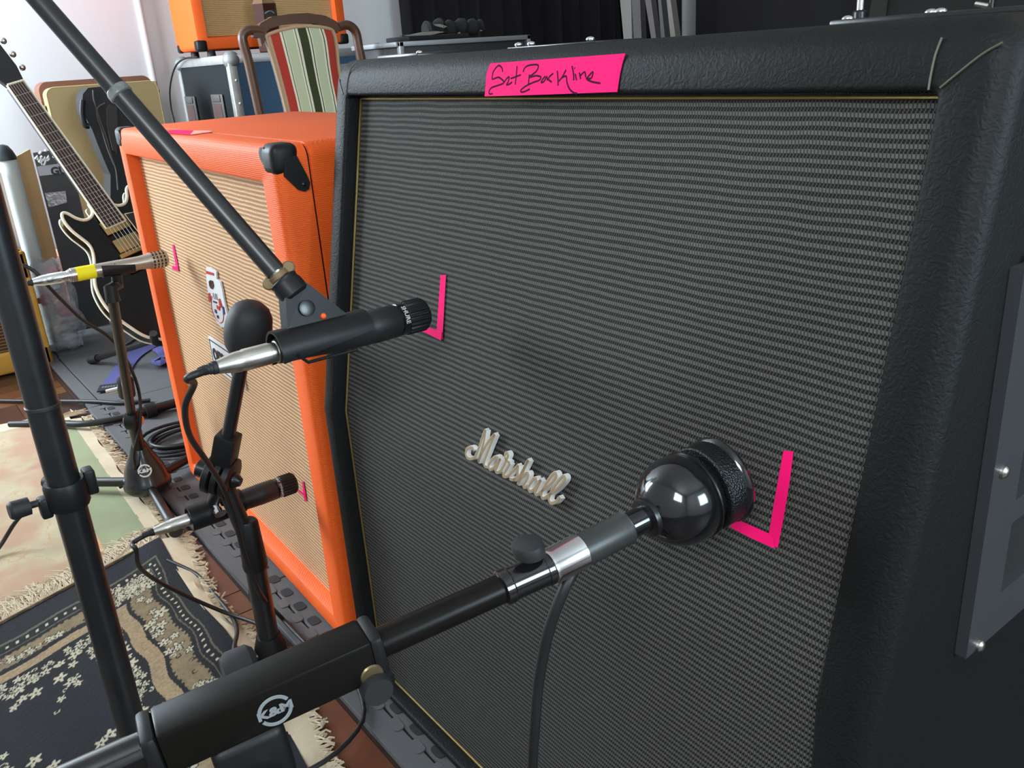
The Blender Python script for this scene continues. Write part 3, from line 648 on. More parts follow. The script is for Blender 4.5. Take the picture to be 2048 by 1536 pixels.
# ---- ball microphone on its own stand in the foreground
bc = np.array([0.648, -0.027, 0.562]); bax = unit(at(1125, 1121, 0.553)-bc)  # towards the camera side
ball = thing('ball_microphone', 'black spherical microphone with round disc front and grey neck on grille', 'microphone', tuple(bc))
mk('ball_body', G(lathe([(-0.0315*math.cos(math.pi*i/18), max(2e-4, 0.0315*math.sin(math.pi*i/18))) for i in range(19)], bc, bax, 40)), BLACKGLOSS, ball, smooth=60)
mk('ball_seam', lathe([(-0.0008, 0.0300), (-0.0006, 0.0316), (0.0006, 0.0316), (0.0008, 0.0300)], bc-bax*0.0095, bax, 40), BLACKM, ball)
BISC = mat('biscuit_mesh', (0.008, 0.008, 0.009), 0.4, 0.3, bump=('voronoi', 700, 0.7, 0.0008))
mk('disc_band', lathe([(0.0, 0.0300), (0.001, 0.0305), (0.014, 0.0305), (0.015, 0.0295)], bc-bax*0.0335, bax, 40), BISC, ball)
mk('disc_rim', lathe([(0.0, 0.0275), (0.0012, 0.0305), (0.004, 0.0320), (0.0065, 0.0312), (0.008, 0.0295)], bc-bax*0.0405, bax, 44), BLACKGLOSS, ball)
mk('disc_face', lathe([(-0.004, 0.0005), (-0.003, 0.014), (0.0, 0.0275)], bc-bax*0.0400, bax, 36), BISC, ball)
mk('neck_socket', lathe([(0.0265, 0.0135), (0.028, 0.0140), (0.0315, 0.0138), (0.032, 0.0125)], bc, bax, 30), BLACKM, ball)
mk('neck', lathe([(0.030, 0.0092), (0.050, 0.0092)], bc, bax, 26), BLACKGLOSS, ball)
mk('neck_sleeve', lathe([(0.0470, 0.0108), (0.0480, 0.0118), (0.0490, 0.0112), (0.086, 0.0112), (0.0865, 0.0108)], bc, bax, 30), GREYMIC, ball)
mk('chrome_ring', lathe([(0.0845, 0.0112), (0.085, 0.0117), (0.1065, 0.0117), (0.1080, 0.0121), (0.1100, 0.0121), (0.1105, 0.0110)], bc, bax, 36), CHROME, ball)

stB = thing('microphone_stand', 'nearest black stand with square boom clamp holding the ball microphone', 'stand', (0.672, -0.345, FLOOR))
b0 = bc+bax*0.108; bax0 = bax; bax = unit(at(318, 1484, 0.455)-b0)
mk('boom_sleeve', lathe([(0.0, 0.0098), (0.001, 0.0112), (0.006, 0.0112), (0.0065, 0.0106), (0.030, 0.0106), (0.031, 0.0114), (0.036, 0.0114), (0.037, 0.0098)], b0, bax, 28), BLACKGLOSS, stB)
upv = unit(np.array([0, 0, 1.0])-bax*bax[2])
mk('thumb_screw_stem', lathe([(0.008, 0.0026), (0.020, 0.0026)], b0+bax*0.014, upv, 12), BRASS, stB)
mk('thumb_screw', lathe([(0.0150, 0.0080), (0.0158, 0.0112), (0.0215, 0.0116), (0.0240, 0.0105), (0.0250, 0.006)], b0+bax*0.014, upv, 24, sx=0.85), BLACKRUB, stB)
tq = np.linspace(0.05, 0.4, 700); rodE = b0+bax*min(tq, key=lambda t: abs(proj_px(b0+bax*t)[0]-742)); boxE = b0+bax*min(tq, key=lambda t: abs(proj_px(b0+bax*t)[0]-318)); mk('boom_rod', tube([b0+bax*0.034, rodE+bax*0.02], 0.0092, 24), BOXM, stB)
# square clamp tube
sideB = -unit(np.cross(bax, upv)); bs = rodE+bax*0.002; be = boxE; LB = float(np.linalg.norm(be-bs))
mk('clamp_box', rbox((bs+be)/2, (0.0270, 0.0270, LB), 0.0022, 2, (sideB, upv, bax)), BOXM, stB)
mk('clamp_collar', rbox(bs-bax*0.003, (0.0280, 0.0280, 0.008), 0.003, 2, (sideB, upv, bax)), BLACKPL, stB)
mk('clamp_knob', lathe([(0, 0.009), (0.004, 0.0095), (0.008, 0.0085)], bs+bax*0.004-upv*0.016+sideB*0.012, sideB, 22), BLACKRUB, stB)
mk('clamp_ear', lathe([(-0.004, 0.0098), (0.0, 0.0104), (0.014, 0.0104), (0.016, 0.008)], bs+bax*0.002-upv*0.017-sideB*0.002, sideB, 22), BLACKPL, stB)
mk('clamp_rivet', lathe([(0, 0.0070), (0.001, 0.0062), (0.0012, 0.0050)], bs+bax*0.004-upv*0.008+sideB*0.0136, sideB, 20), mat('dull_brass_rivet', (0.20, 0.15, 0.08), 0.35, 0.8), stB)
mk('boom_tail', tube([be-bax*0.01, be+bax*0.16], 0.0098, 20), BLACKGLOSS, stB)
mk('tail_clamp', rbox(be+bax*0.004, (0.0280, 0.0280, 0.008), 0.003, 2, (sideB, upv, bax)), BLACKPL, stB)
pvB = (bs+be)/2+bax*0.018-upv*0.032
mk('pivot_block', rbox(pvB, (0.030, 0.040, 0.040), 0.006, 3, (sideB, upv, bax)), BLACKPL, stB)
mk('pivot_knob', lathe([(0.0, 0.006), (0.006, 0.007), (0.007, 0.0145), (0.016, 0.0150), (0.020, 0.0125), (0.022, 0.006)], pvB+sideB*0.014-upv*0.014, sideB, 26), BLACKGLOSS, stB)
stB_xy = pvB[:2]
mk('post', tube([(pvB[0], pvB[1], FLOOR+0.05), (pvB[0], pvB[1], pvB[2]-0.01)], 0.0115, 20), WORNTUBE, stB)
mk('base_hub', lathe([(0.0, 0.030), (0.05, 0.032), (0.085, 0.022), (0.10, 0.014)], (pvB[0], pvB[1], FLOOR+0.03), (0, 0, 1), 22), BLACKPL, stB)
for a in (200, 320, 80):
    if a == 80: L_ = 0.20
    else: L_ = 0.30
    e_ = np.array([pvB[0]+L_*math.cos(math.radians(a)), pvB[1]+L_*math.sin(math.radians(a)), FLOOR+0.023]); s_ = np.array([pvB[0], pvB[1], FLOOR+0.05])
    lg = mk('leg', tube([s_, e_], 0.008, 12), BLACKM, stB); d_ = unit(e_-s_); mk('rubber_foot', tube([e_-d_*0.03, e_+d_*0.006], 0.011, 12), BLACKRUB, lg)
def km_logo(o, u, v, size, m_, parent):
    u = unit(u); v = unit(v); n = np.cross(u, v); ring = []
    g = MB()
    for a0, a1 in ((28, 168), (208, 348)):
        pts = [np.array(o)+size*(math.cos(math.radians(a))*u+math.sin(math.radians(a))*v) for a in np.linspace(a0, a1, 16)]
        g.add(*ribbon(pts, size*0.26, 0.0004, n))
    g.add(*text_geo('K&M', size*0.86, np.array(o)+n*0.0002, u, v, 0.0003, bold=0.045, fit=size*2.25))
    return mk('maker_mark', g, m_, parent, smooth=0)
lgp = bs+bax*min(np.linspace(0, LB, 200), key=lambda t: abs(proj_px(bs+bax*t-upv*0.002+sideB*0.0135)[0]-551)); km_logo(lgp-upv*0.002+sideB*0.0136, -bax, upv, 0.0085, GREYINK, stB)

# cable of the ball microphone
cC = tag(mk('microphone_cable', tube(catmull([bc+bax0*0.090-upv*0.010, at(1130, 1175, 0.555), at(1098, 1260, 0.565), at(1078, 1360, 0.585), at(1070, 1450, 0.60), at(1064, 1560, 0.63), at(1058, 1800, 0.72), (0.47, -0.14, 0.20), (0.44, -0.13, FLOOR+0.02), (0.46, -0.22, FLOOR+0.012), (0.6, -0.40, FLOOR+0.012)], 6), 0.0038, 12), CABLE), 'thick black cable hanging down from ball microphone in front of dark grille', 'cable')
# ------------------------------------------------------------------ stand in the middle with the lower microphone
swM = at(446, 930, 1.215); ovM = at(497, 655, 1.12); ftM = np.array([-0.126, -0.088, 0.0])
stC = thing('microphone_stand', 'short black stand with oval counterweight holding lower microphone at orange cabinet', 'stand', (ftM[0], ftM[1], FLOOR))
dC = unit(ovM-swM); topC = swM+dC*0.02
sdC = unit(np.cross(dC, FW)); fwC = np.cross(dC, sdC)
mk('boom_rod', tube([swM+dC*0.045, ovM-dC*0.02], 0.0092, 18), WORNTUBE, stC)
mk('counterweight', lathe([(-0.040, 0.014), (-0.037, 0.020), (-0.028, 0.026), (-0.012, 0.0295), (0.004, 0.0298), (0.018, 0.0275), (0.028, 0.022), (0.034, 0.014), (0.036, 0.006)], ovM, dC, 30), BLACKRUB, stC)
mk('clamp_box', rbox(swM+dC*0.026, (0.030, 0.030, 0.052), 0.003, 2, (sdC, fwC, dC)), BLACKPL, stC)
pvC = swM-dC*0.018
for q, r_ in ((-0.0125, 0.030), (0.0005, 0.029), (0.0135, 0.030)):
    mk('ratchet_disc', lathe([(-0.0055, r_-0.003), (-0.004, r_), (0.004, r_), (0.0055, r_-0.003)], pvC+sdC*q, sdC, 30), BLACKPL, stC)
mk('pivot_bolt', lathe([(-0.030, 0.006), (-0.022, 0.011), (-0.018, 0.011), (-0.017, 0.006), (0.018, 0.006), (0.019, 0.013), (0.034, 0.013), (0.036, 0.009)], pvC, sdC, 18), BLACKM, stC)
p1 = pvC-np.array([0, 0, 0.035])+0.0*dC
lowA = at(505, 1100, 1.27); lowB = at(548, 1330, 1.345)
mk('upper_tube', tube([pvC+unit(lowA-pvC)*0.01, lowA], 0.0125, 18), WORNTUBE, stC)
mk('clutch', lathe([(0, 0.0125), (0.004, 0.0150), (0.075, 0.0185), (0.080, 0.0175)], lowA-unit(lowB-lowA)*0.05, unit(lowB-lowA), 22), BLACKPL, stC)
mk('lower_tube', tube([lowA, np.array([lowB[0], lowB[1], FLOOR+0.04])], 0.0155, 18), WORNTUBE, stC)
mk('base_hub', lathe([(0.0, 0.024), (0.03, 0.024), (0.05, 0.018)], (lowB[0], lowB[1], FLOOR+0.012), (0, 0, 1), 20), BLACKPL, stC)
for a, L_ in ((85, 0.03), (335, 0.20)):
    e_ = np.array([lowB[0]+L_*math.cos(math.radians(a)), lowB[1]+L_*math.sin(math.radians(a)), FLOOR+0.018]); s_ = np.array([lowB[0], lowB[1], FLOOR+0.03])
    mk('leg', tube([s_, e_], 0.007, 10), BLACKM, stC)
ft = np.array(on_z(450, 1338, FLOOR+0.034)); s_ = np.array([lowB[0], lowB[1], FLOOR+0.034]); d_ = unit(ft-s_)
lg = mk('leg', tube([s_, ft], 0.0095, 12), BLACKM, stC); mk('rubber_foot', tube([ft-d_*0.045, ft-d_*0.036, ft-d_*0.006, ft+d_*0.004], [0.016, 0.0235, 0.0235, 0.016], 18), GREYRUB, lg)
# clip of the lower microphone
clB = thing('microphone_clip', 'black clip under ratchet joint gripping the lower black microphone', 'clip', tuple(tipB-AXY*0.12))
dcb, scb = clip(clB, tipB, 0.085, 0.165, 0.0158, pvC)
mk('clip_yoke', tube([tipB-AXY*0.125+dcb*0.014, tipB-AXY*0.128+dcb*0.028, pvC-np.array([0, 0, 0.012])], [0.012, 0.010, 0.012], 14), BLACKPL, clB)
sgb = 1 if scb@(CAM-tipB) > 0 else -1
mk('pivot_screw', lathe([(0, 0.006), (0.012, 0.006), (0.013, 0.009), (0.020, 0.009)], tipB-AXY*0.128+dcb*0.024+scb*sgb*0.004, scb*sgb, 16), CHROME, clB)

# ------------------------------------------------------------------ silver microphone on the left
tipS = np.array([-0.670, 0.022, 0.538])
mS = thing('pencil_microphone', 'silver pencil microphone with yellow tape band at left of orange cabinet', 'microphone', tuple(tipS-AXY*0.09))
CHAMP = mat('champagne_metal', (0.47, 0.43, 0.36), 0.34, 0.85)
mk('slotted_head', lathe([(0.0, 0.0105), (0.001, 0.0135), (0.004, 0.0152), (0.032, 0.0152), (0.034, 0.0146)], tipS, -AXY, 32), CHAMP, mS)
fu, fv, _ = frame(AXY)
for k in range(14):
    a = 2*math.pi*k/14
    for j in range(4):
        d_ = math.cos(a)*fu+math.sin(a)*fv; tg = -math.sin(a)*fu+math.cos(a)*fv
        mk('head_slot', rbox(tipS-AXY*(0.0075+0.0065*j)+d_*0.0148, (0.0045, 0.0030, 0.0014), 0, 1, (tg, AXY, d_)), KST, mS, smooth=0) if d_@(CAM-tipS) > -0.2 else None
mk('barrel', lathe([(0.0335, 0.0144), (0.040, 0.0135), (0.052, 0.0122), (0.160, 0.0120), (0.1605, 0.0110)], tipS, -AXY, 32), CHAMP, mS)
mk('tape_band', lathe([(0.128, 0.0121), (0.1282, 0.0126), (0.160, 0.0126), (0.1602, 0.0121)], tipS, -AXY, 32), mat('yellow_tape', srgb(240, 225, 10), 0.6, var=0.1, vscale=40), mS)
mk('end_ring', lathe([(0.160, 0.0125), (0.168, 0.0125), (0.1685, 0.0115), (0.171, 0.0115)], tipS, -AXY, 32), NICKEL, mS)
mk('switch_mark', rbox(tipS-AXY*0.095+unit(np.array([0.75, 0, 0.66]))*0.0119, (0.004, 0.0012, 0.0012), 0), KST, mS)
g, b = xlr(tipS-AXY*0.170, -AXY, 0.0098, CHROME, 0.060)
cS = thing('microphone_cable', 'black cable with silver plug looping from the silver microphone', 'cable', tuple(tipS-AXY*0.18))
mk('plug', g, CHROME, cS); mk('cable_boot', b, BLACKRUB, cS)
clS = thing('microphone_clip', 'black clip under silver microphone on its stand', 'clip', tuple(tipS-AXY*0.09-np.array([0, 0, 0.03])))
dcs, scs = clip(clS, tipS, 0.062, 0.118, 0.0122, tipS-AXY*0.09-np.array([0, 0, 0.1]))
jS = at(224, 590, 1.565)
mk('clip_yoke', tube([tipS-AXY*0.094-np.array([0, 0, 0.014]), tipS-AXY*0.096-np.array([0, 0, 0.032]), jS+np.array([0, 0, 0.012]), jS-np.array([0, 0, 0.012])], [0.009, 0.011, 0.012, 0.013], 16), BLACKPL, clS)
mk('pivot_screw', lathe([(0, 0.0075), (0.004, 0.0075), (0.006, 0.005)], tipS-AXY*0.096-np.array([0, 0, 0.034])+unit(np.array([1, -0.5, 0.4]))*0.010, (1, -0.5, 0.4), 16), BLACKGLOSS, clS)
hub = np.array([-0.866, -0.065, 0.0])
stS = thing('microphone_stand', 'black tripod stand with bell-shaped base under silver microphone', 'stand', (hub[0], hub[1], FLOOR))
j2 = at(263, 830, 1.80); cl_ = at(252, 775, 1.765)
mk('boom_rod', tube([jS, j2], 0.0095, 16), WORNTUBE, stS)
mk('rod_clamp', lathe([(-0.022, 0.012), (-0.020, 0.0165), (0.020, 0.0165), (0.022, 0.012)], cl_, unit(j2-jS), 18), BLACKPL, stS)
mk('clamp_screw', tube([cl_, cl_+unit(-RT*1.0+UP*-0.25)*0.040], 0.006, 10), NICKEL, stS)
mk('ratchet_disc', lathe([(-0.012, 0.017), (-0.010, 0.020), (0.010, 0.020), (0.012, 0.017)], j2-np.array([0, 0, 0.012]), RT, 22), BLACKPL, stS)
mk('ratchet_bolt', lathe([(-0.018, 0.006), (0.016, 0.006), (0.020, 0.009)], j2-np.array([0, 0, 0.012]), RT, 14), NICKEL, stS)
mk('post', tube([(hub[0], hub[1], 0.10), j2-np.array([0, 0, 0.02])], 0.0125, 16), WORNTUBE, stS)
mk('bell_base', lathe([(0.012, 0.044), (0.020, 0.050), (0.034, 0.050), (0.040, 0.046), (0.062, 0.041), (0.082, 0.032), (0.098, 0.024), (0.110, 0.020), (0.120, 0.0150), (0.125, 0.0135)], (hub[0], hub[1], 0.0), (0, 0, 1), 30), mat('bell_gloss', (0.009, 0.009, 0.010), 0.25, coat=0.3), stS)
ndir = unit(np.array([CAM[0]-hub[0], CAM[1]-hub[1], 0])); nup = unit(np.array([0, 0, 1.0])*1.0-ndir*0.33); nn = unit(ndir+np.array([0, 0, 0.33])); nu_ = np.cross(nup, nn)
km_logo(np.array([hub[0], hub[1], 0.070])+ndir*0.0395+nn*0.0008, nu_, nup, 0.0125, WHITEINK, stS)
for e_ in ((-1.06, -0.235), (-0.99, 0.14), (-0.62, -0.083)):
    e3 = np.array([e_[0], e_[1], 0.018 if e_[1] > -0.05 else 0.016]); s3 = np.array([hub[0], hub[1], 0.026]); d_ = unit(e3-s3)
    lg = mk('leg', tube([s3+d_*0.03, e3], 0.0105, 14), BLACKM, stS); mk('rubber_foot', tube([e3-d_*0.04, e3+d_*0.004], 0.0135, 14), BLACKRUB, lg)

# cables of the microphones
def cab_part(parent, pts, r=0.0034, k=6): return mk('cable', tube(catmull(pts, k), r, 10), CABLE, parent)
eA = tipA-AXY*(0.153+0.072)
cab_part(cA, [eA+AXY*0.010, eA-AXY*0.012-np.array([0, 0, 0.003]), at(388, 768, 0.81), at(370, 815, 0.86), at(380, 872, 0.93), at(415, 925, 1.02), at(446, 975, 1.10), at(470, 1040, 1.15), at(492, 1120, 1.20), at(522, 1190, 1.25), on_z(560, 1232, 0.010), on_z(600, 1275, 0.008), on_z(640, 1312, 0.006), on_z(690, 1330, 0.006), (0.09, -0.05, 0.006), (0.12, -0.16, 0.006), (0.02, -0.22, 0.008)])
eB = tipB-AXY*(0.153+0.078)
cab_part(cB, [eB+AXY*0.010, eB-AXY*0.014-np.array([0, 0, 0.006]), at(272, 1100, 1.20), at(280, 1135, 1.25), at(320, 1165, 1.36), at(380, 1195, 1.42), on_z(450, 1225, 0.010), on_z(520, 1250, 0.010), on_z(545, 1275, 0.008), on_z(560, 1300, 0.008), (-0.05, -0.12, 0.008)])
eS = tipS-AXY*(0.170+0.076)
cab_part(cS, [eS+AXY*0.010, eS-AXY*0.018+np.array([0, 0, 0.004]), at(38, 556, 1.52), at(32, 540, 1.53), at(45, 531, 1.54), at(68, 542, 1.55), at(85, 560, 1.56), at(115, 592, 1.60), at(165, 640, 1.66), at(215, 672, 1.72), at(250, 715, 1.76), at(277, 780, 1.79), at(280, 850, 1.80), at(268, 905, 1.82), at(270, 935, 1.85), on_z(268, 955, 0.012), on_z(240, 975, 0.008)])

# ------------------------------------------------------------------ foam mat tiles and their interlocking border
FOAM = mat('grey_foam', (0.088, 0.088, 0.092), 0.9, bump=('noise', 500, 0.25, 0.0006), var=0.10, vscale=20)
FOAML = mat('light_foam_tab', (0.095, 0.094, 0.098), 0.9, bump=('noise', 500, 0.25, 0.0006)); FOAMD = mat('dark_foam_tab', (0.022, 0.022, 0.024), 0.9)
MATE = -0.047
tile_lab = ['grey foam mat tile under right half of black cabinet', 'grey foam mat tile under left half of black cabinet', 'grey foam mat tile under right end of orange cabinet', 'grey foam mat tile under left end of orange cabinet, with cable coil', 'grey foam mat tile under the guitar stand foot', 'far left grey foam mat tile beside the rubbish bag']
def lozenge(cx, cy, a, b_, z0, z1, n=14):
    pts = []
    for k in range(n):
        t = 2*math.pi*k/n; c, s = math.cos(t), math.sin(t); pts.append((cx+a*np.sign(c)*abs(c)**0.55, cy+b_*np.sign(s)*abs(s)**0.55, z0))
    return prism(pts, (0, 0, z1-z0))
for i in range(6):
    xa = 0.86-0.6*i; ed = MATE+(0.0 if i < 3 else 0.004*(i-2))
    tl = thing('foam_tile', tile_lab[i], 'mat', (xa-0.3, ed+0.3, FLOOR), 'foam floor tiles')
    mk('tile_slab', rbox((xa-0.3, ed+0.036+0.282, FLOOR/2-0.0005), (0.597, 0.561, -FLOOR-0.001), 0.0015, 1), FOAM, tl)
    mk('border_strip', rbox((xa-0.3, ed+0.0175, FLOOR/2-0.0005), (0.597, 0.034, -FLOOR-0.001), 0.0015, 1), FOAM, tl)
    for k in range(11 if i < 4 else 0):
        xk = xa-0.03-0.0545*k
        mk('border_tab', lozenge(xk, ed+0.031, 0.0135, 0.0085, -0.002, 0.0003), FOAML, tl, smooth=0)
        mk('border_notch', lozenge(xk+0.027, ed+0.050, 0.0125, 0.009, -0.002, 0.0002), FOAMD, tl, smooth=0)

# ------------------------------------------------------------------ parquet blocks that can be seen between rugs and mats
WOODS = [mat('parquet_%s' % n, c, 0.36, bump=('noise', 30, 0.15, 0.001), var=0.35, vscale=14, coat=0.15) for n, c in (('dark', (0.030, 0.012, 0.009)), ('brown', (0.060, 0.022, 0.012)), ('red', (0.105, 0.032, 0.014)), ('amber', (0.125, 0.050, 0.018)))]
fl = bpy.data.objects['floor']; fo = world_loc(fl)
V, Fs = rbox((0, 0, 0), (0.068, 0.278, 0.003), 0.0006, 1); PM = []
for m_ in WOODS: PM.append(mesh_data('parquet_block', [tuple(p) for p in V], Fs, m_))
nblk = 0
for bx_ in range(12):
    for by_ in range(2):
        cx = -2.75+0.28*bx_; cy = -0.19-0.28*by_
        alt = (bx_+by_) % 2
        for k in range(4):
            off = -0.105+0.07*k
            o = bpy.data.objects.new('parquet_block', random.choice(PM)); COL.objects.link(o); o.parent = fl
            o.location = Vector((cx+(off if alt else 0), cy+(0 if alt else off), FLOOR-0.0015)) - Vector(fo)
            o.rotation_euler = (0, 0, 0 if alt else math.pi/2); nblk += 1
for bx_ in range(4):
    for k in range(4):
        o = bpy.data.objects.new('parquet_block', random.choice(PM)); COL.objects.link(o); o.parent = fl
        o.location = Vector((-3.03+0.28*bx_*1.0+(-0.105+0.07*k), 0.09, FLOOR-0.0015)) - Vector(fo)

# ------------------------------------------------------------------ rugs
def vnoise(x, y, s, seed):
    r = np.random.default_rng(seed); g = r.random((64, 64)); xi = x*s; yi = y*s
    x0 = np.floor(xi).astype(int); y0 = np.floor(yi).astype(int); fx = xi-x0; fy = yi-y0; fx = fx*fx*(3-2*fx); fy = fy*fy*(3-2*fy)
    a = g[x0 % 64, y0 % 64]; b = g[(x0+1) % 64, y0 % 64]; c = g[x0 % 64, (y0+1) % 64]; d = g[(x0+1) % 64, (y0+1) % 64]
    return (a*(1-fx)+b*fx)*(1-fy)+(c*(1-fx)+d*fx)*fy
def fbm(x, y, s, seed): return sum(vnoise(x, y, s*2**k, seed+k)*0.5**k for k in range(4))/1.875
def colour_sheet(name, X, Y, Z, C, m, parent):
    nu, nv = X.shape[1], X.shape[0]; P = np.stack([X, Y, Z], -1).reshape(-1, 3)-world_loc(parent)
    i = np.arange(nu-1); j = np.arange(nv-1); J, I = np.meshgrid(j, i, indexing='ij'); q = (J*nu+I).ravel()
    Fs = np.stack([q, q+1, q+nu+1, q+nu], -1)
    me = bpy.data.meshes.new(name); me.vertices.add(len(P)); me.vertices.foreach_set('co', P.astype(np.float32).ravel())
    me.loops.add(Fs.size); me.loops.foreach_set('vertex_index', Fs.astype(np.int32).ravel())
    me.polygons.add(len(Fs)); me.polygons.foreach_set('loop_start', np.arange(0, Fs.size, 4, dtype=np.int32)); me.polygons.foreach_set('loop_total', np.full(len(Fs), 4, dtype=np.int32))
    me.update(calc_edges=True); me.polygons.foreach_set('use_smooth', [True]*len(Fs)); me.materials.append(m)
    a = me.color_attributes.new('Col', 'FLOAT_COLOR', 'POINT'); a.data.foreach_set('color', np.concatenate([C.reshape(-1, 3), np.ones((len(P), 1))], 1).astype(np.float32).ravel())
    o = bpy.data.objects.new(name, me); COL.objects.link(o); o.parent = parent; return o
def sc(c): return np.array(srgb(*c))
def lay(C, mask, col): C[mask] = col

PILE = vcol_mat('rug_pile_pattern', 0.95, bump=('noise', 800, 0.35, 0.001))
# pale rug
r1 = thing('rug', 'pale cream rug with faded pink flowers and green border strip', 'rug', (-0.9, -0.7, FLOOR))
u1 = np.linspace(-1.56, -0.42, 330); v1 = np.linspace(0, 0.95, 280); U, Vv = np.meshgrid(u1, v1)
edge = -0.100-0.0265*(U+1.36); Yr = edge-Vv; Xr = U - 0.42*Vv*np.clip((-U-0.9)/0.66, 0, 1)*0.5 - 0.02*np.sin(Vv*9)
n1 = fbm(U, Vv, 9, 1); n2 = fbm(U+5, Vv, 5, 5); n3 = fbm(U, Vv+3, 26, 9)
C = np.ones(U.shape+(3,))*sc((176, 162, 134)); C += (n3[..., None]-0.5)*0.10
C = C*(1-np.clip((n1-0.50)*5, 0, 1)[..., None]*0.6) + sc((168, 120, 96))*np.clip((n1-0.50)*5, 0, 1)[..., None]*0.6
C = C*(1-np.clip((n2-0.56)*6, 0, 1)[..., None]*0.7) + sc((150, 98, 82))*np.clip((n2-0.56)*6, 0, 1)[..., None]*0.7
lay(C, np.abs(n1-0.50) < 0.008, sc((176, 148, 112)))
gm = Vv < 0.088; gr = sc((136, 142, 110))*(0.78+0.5*n1[..., None]); C[gm] = gr[gm]
lay(C, (Vv > 0.088) & (Vv < 0.098), sc((204, 148, 104)))
lay(C, (U < -1.50+0.004*np.sin(Vv*40)), sc((196, 186, 158)))
C = np.clip(C, 0.02, 1); Z = FLOOR+0.0055+0.0006*n3
colour_sheet('rug_pile', Xr, Yr, Z, C, PILE, r1)
FRINGE = mat('cotton_fringe', srgb(196, 180, 154), 0.95, bump=('noise', 600, 0.4, 0.001), var=0.12, vscale=90)
sel = [];
for x in np.linspace(-1.50, -0.55, 60):
    ye = -0.100-0.0265*(x+1.36); wv_ = 0.030+0.006*math.sin(x*31); sel.append(((x, ye-0.002, FLOOR+0.0066+0.0008*math.sin(x*50)), (x, ye+wv_, FLOOR+0.0040+0.0015*math.sin(x*44+1))))
V = [p for a, b_ in sel for p in (a, b_)]; Fs = [(2*i, 2*i+1, 2*i+3, 2*i+2) for i in range(len(sel)-1)]
mk('selvage', (V, Fs), FRINGE, r1)
def strands(starts, dirs, L0, r, n, parent, z, curl=0.5, seed=3):
    rr = np.random.default_rng(seed); g = MB()
    for i in range(n):
        t = i/(n-1)*(len(starts)-1); k = min(int(t), len(starts)-2); f_ = t-k; s = np.array(starts[k])*(1-f_)+np.array(starts[k+1])*f_
        d = unit(np.array(dirs[k])*(1-f_)+np.array(dirs[k+1])*f_); pr = np.array([-d[1], d[0], 0]); L_ = L0*(0.7+0.6*rr.random()); w1, w2 = rr.normal(0, curl*0.35, 2)*L_
        pts = [s+np.array([0, 0, 0.001]), s+d*L_*0.35+pr*w1*0.5+np.array([0, 0, 0.003*rr.random()]), s+d*L_*0.7+pr*w1+np.array([0, 0, 0.003*rr.random()]), s+d*L_+pr*(w1+w2)]
        for p in pts: p[2] = max(p[2], z+r*0.9)
        g.add(*tube(pts, r, 4))
    o = mk('fringe', g, FRINGE, parent); o['kind'] = 'stuff'; return o
st_ = [(x, -0.100-0.0265*(x+1.36)+0.028, FLOOR+0.004) for x in np.linspace(-1.50, -0.58, 12)]
strands(st_, [(0.25, 1, 0)]*12, 0.026, 0.0016, 260, r1, FLOOR, 0.9)
st_ = [(-1.53+0.0*k, -0.10-0.02*k, FLOOR+0.005) for k in range(4)]
strands(st_, [(-0.4, 0.3, 0), (-0.3, 1, 0), (-0.6, 0.6, 0), (-1, 0.1, 0)], 0.05, 0.0016, 60, r1, FLOOR, 0.6, 8)

# dark floral rug
r2 = thing('rug', 'navy rug with tan floral bands and white flowers overlapping the pale rug', 'rug', (-0.1, -0.6, FLOOR))
def top_x(y): return -0.645+(-0.107-y)*0.33
def edge_y(x): return np.interp(x, [-0.66, -0.50, -0.37, -0.26, -0.10, 0.15, 0.6], [-0.108, -0.119, -0.124, -0.119, -0.122, -0.150, -0.155])
step = 0.0016; B_, A_ = np.meshgrid(np.arange(0, 0.92, step), np.arange(0, 0.62, step))   # b along the cabinet, a away from it
Ye = edge_y(B_-0.645); Yr = Ye-A_; Xr = top_x(Yr)+B_
wob = 0.004*np.sin(B_*26)+0.003*np.sin(B_*57+1)
aa = A_+wob*np.clip(A_/0.05, 0, 1); bb = B_+0.003*np.sin(A_*40)
ta_ = np.interp(aa, [0, 0.026, 0.045, 0.054, 0.096, 0.101, 0.127, 0.185, 0.6], [0, 1, 2, 3, 4, 5, 6, 7, 8]); tb_ = np.interp(bb, [0, 0.066, 0.092, 0.101, 0.138, 0.148, 0.170, 0.225, 0.9], [0, 1, 2, 3, 4, 5, 6, 7, 8])
T = np.minimum(ta_, tb_); side = ta_ < tb_
nz = fbm(B_, A_, 60, 21); nzz = vnoise(B_, A_, 330, 31); nl = fbm(B_, A_, 7, 41)
NAVY = sc((13, 16, 24)); BLK = sc((11, 11, 13)); TAN = sc((118, 102, 76)); TAN2 = sc((140, 120, 92)); WHT = sc((174, 166, 144)); LINE = sc((84, 80, 68))
C = np.ones(A_.shape+(3,))*NAVY
C *= (0.8+0.5*nl[..., None])
lay(C, (T > 0.93) & (T < 1.07), LINE); lay(C, (T > 1.93) & (T < 2.10), LINE); lay(C, (T >= 2.10) & (T < 3), BLK)
lay(C, (T > 1.07) & (T < 1.93), BLK)
s_ = np.where(side, B_, A_); ph = (s_ % 0.016)/0.016
lay(C, (T > 1.36) & (T < 1.64) & (np.abs(ph-0.5) < 0.14), WHT)
jag = 0.10*np.sign(np.sin(s_*520))*nzz
tan = (T > 3.02+jag) & (T < 3.96-jag); C[tan] = (TAN*(0.82+0.4*nz[..., None]))[tan]
lay(C, (T >= 3.96) & (T < 5.02), BLK)
stp = (T > 5.02) & (T < 5.98); C[stp] = (TAN2*(0.78+0.5*nl[..., None])*(0.9+0.2*nzz[..., None]))[stp]
lay(C, (T > 5.98) & (T < 7.0), BLK)
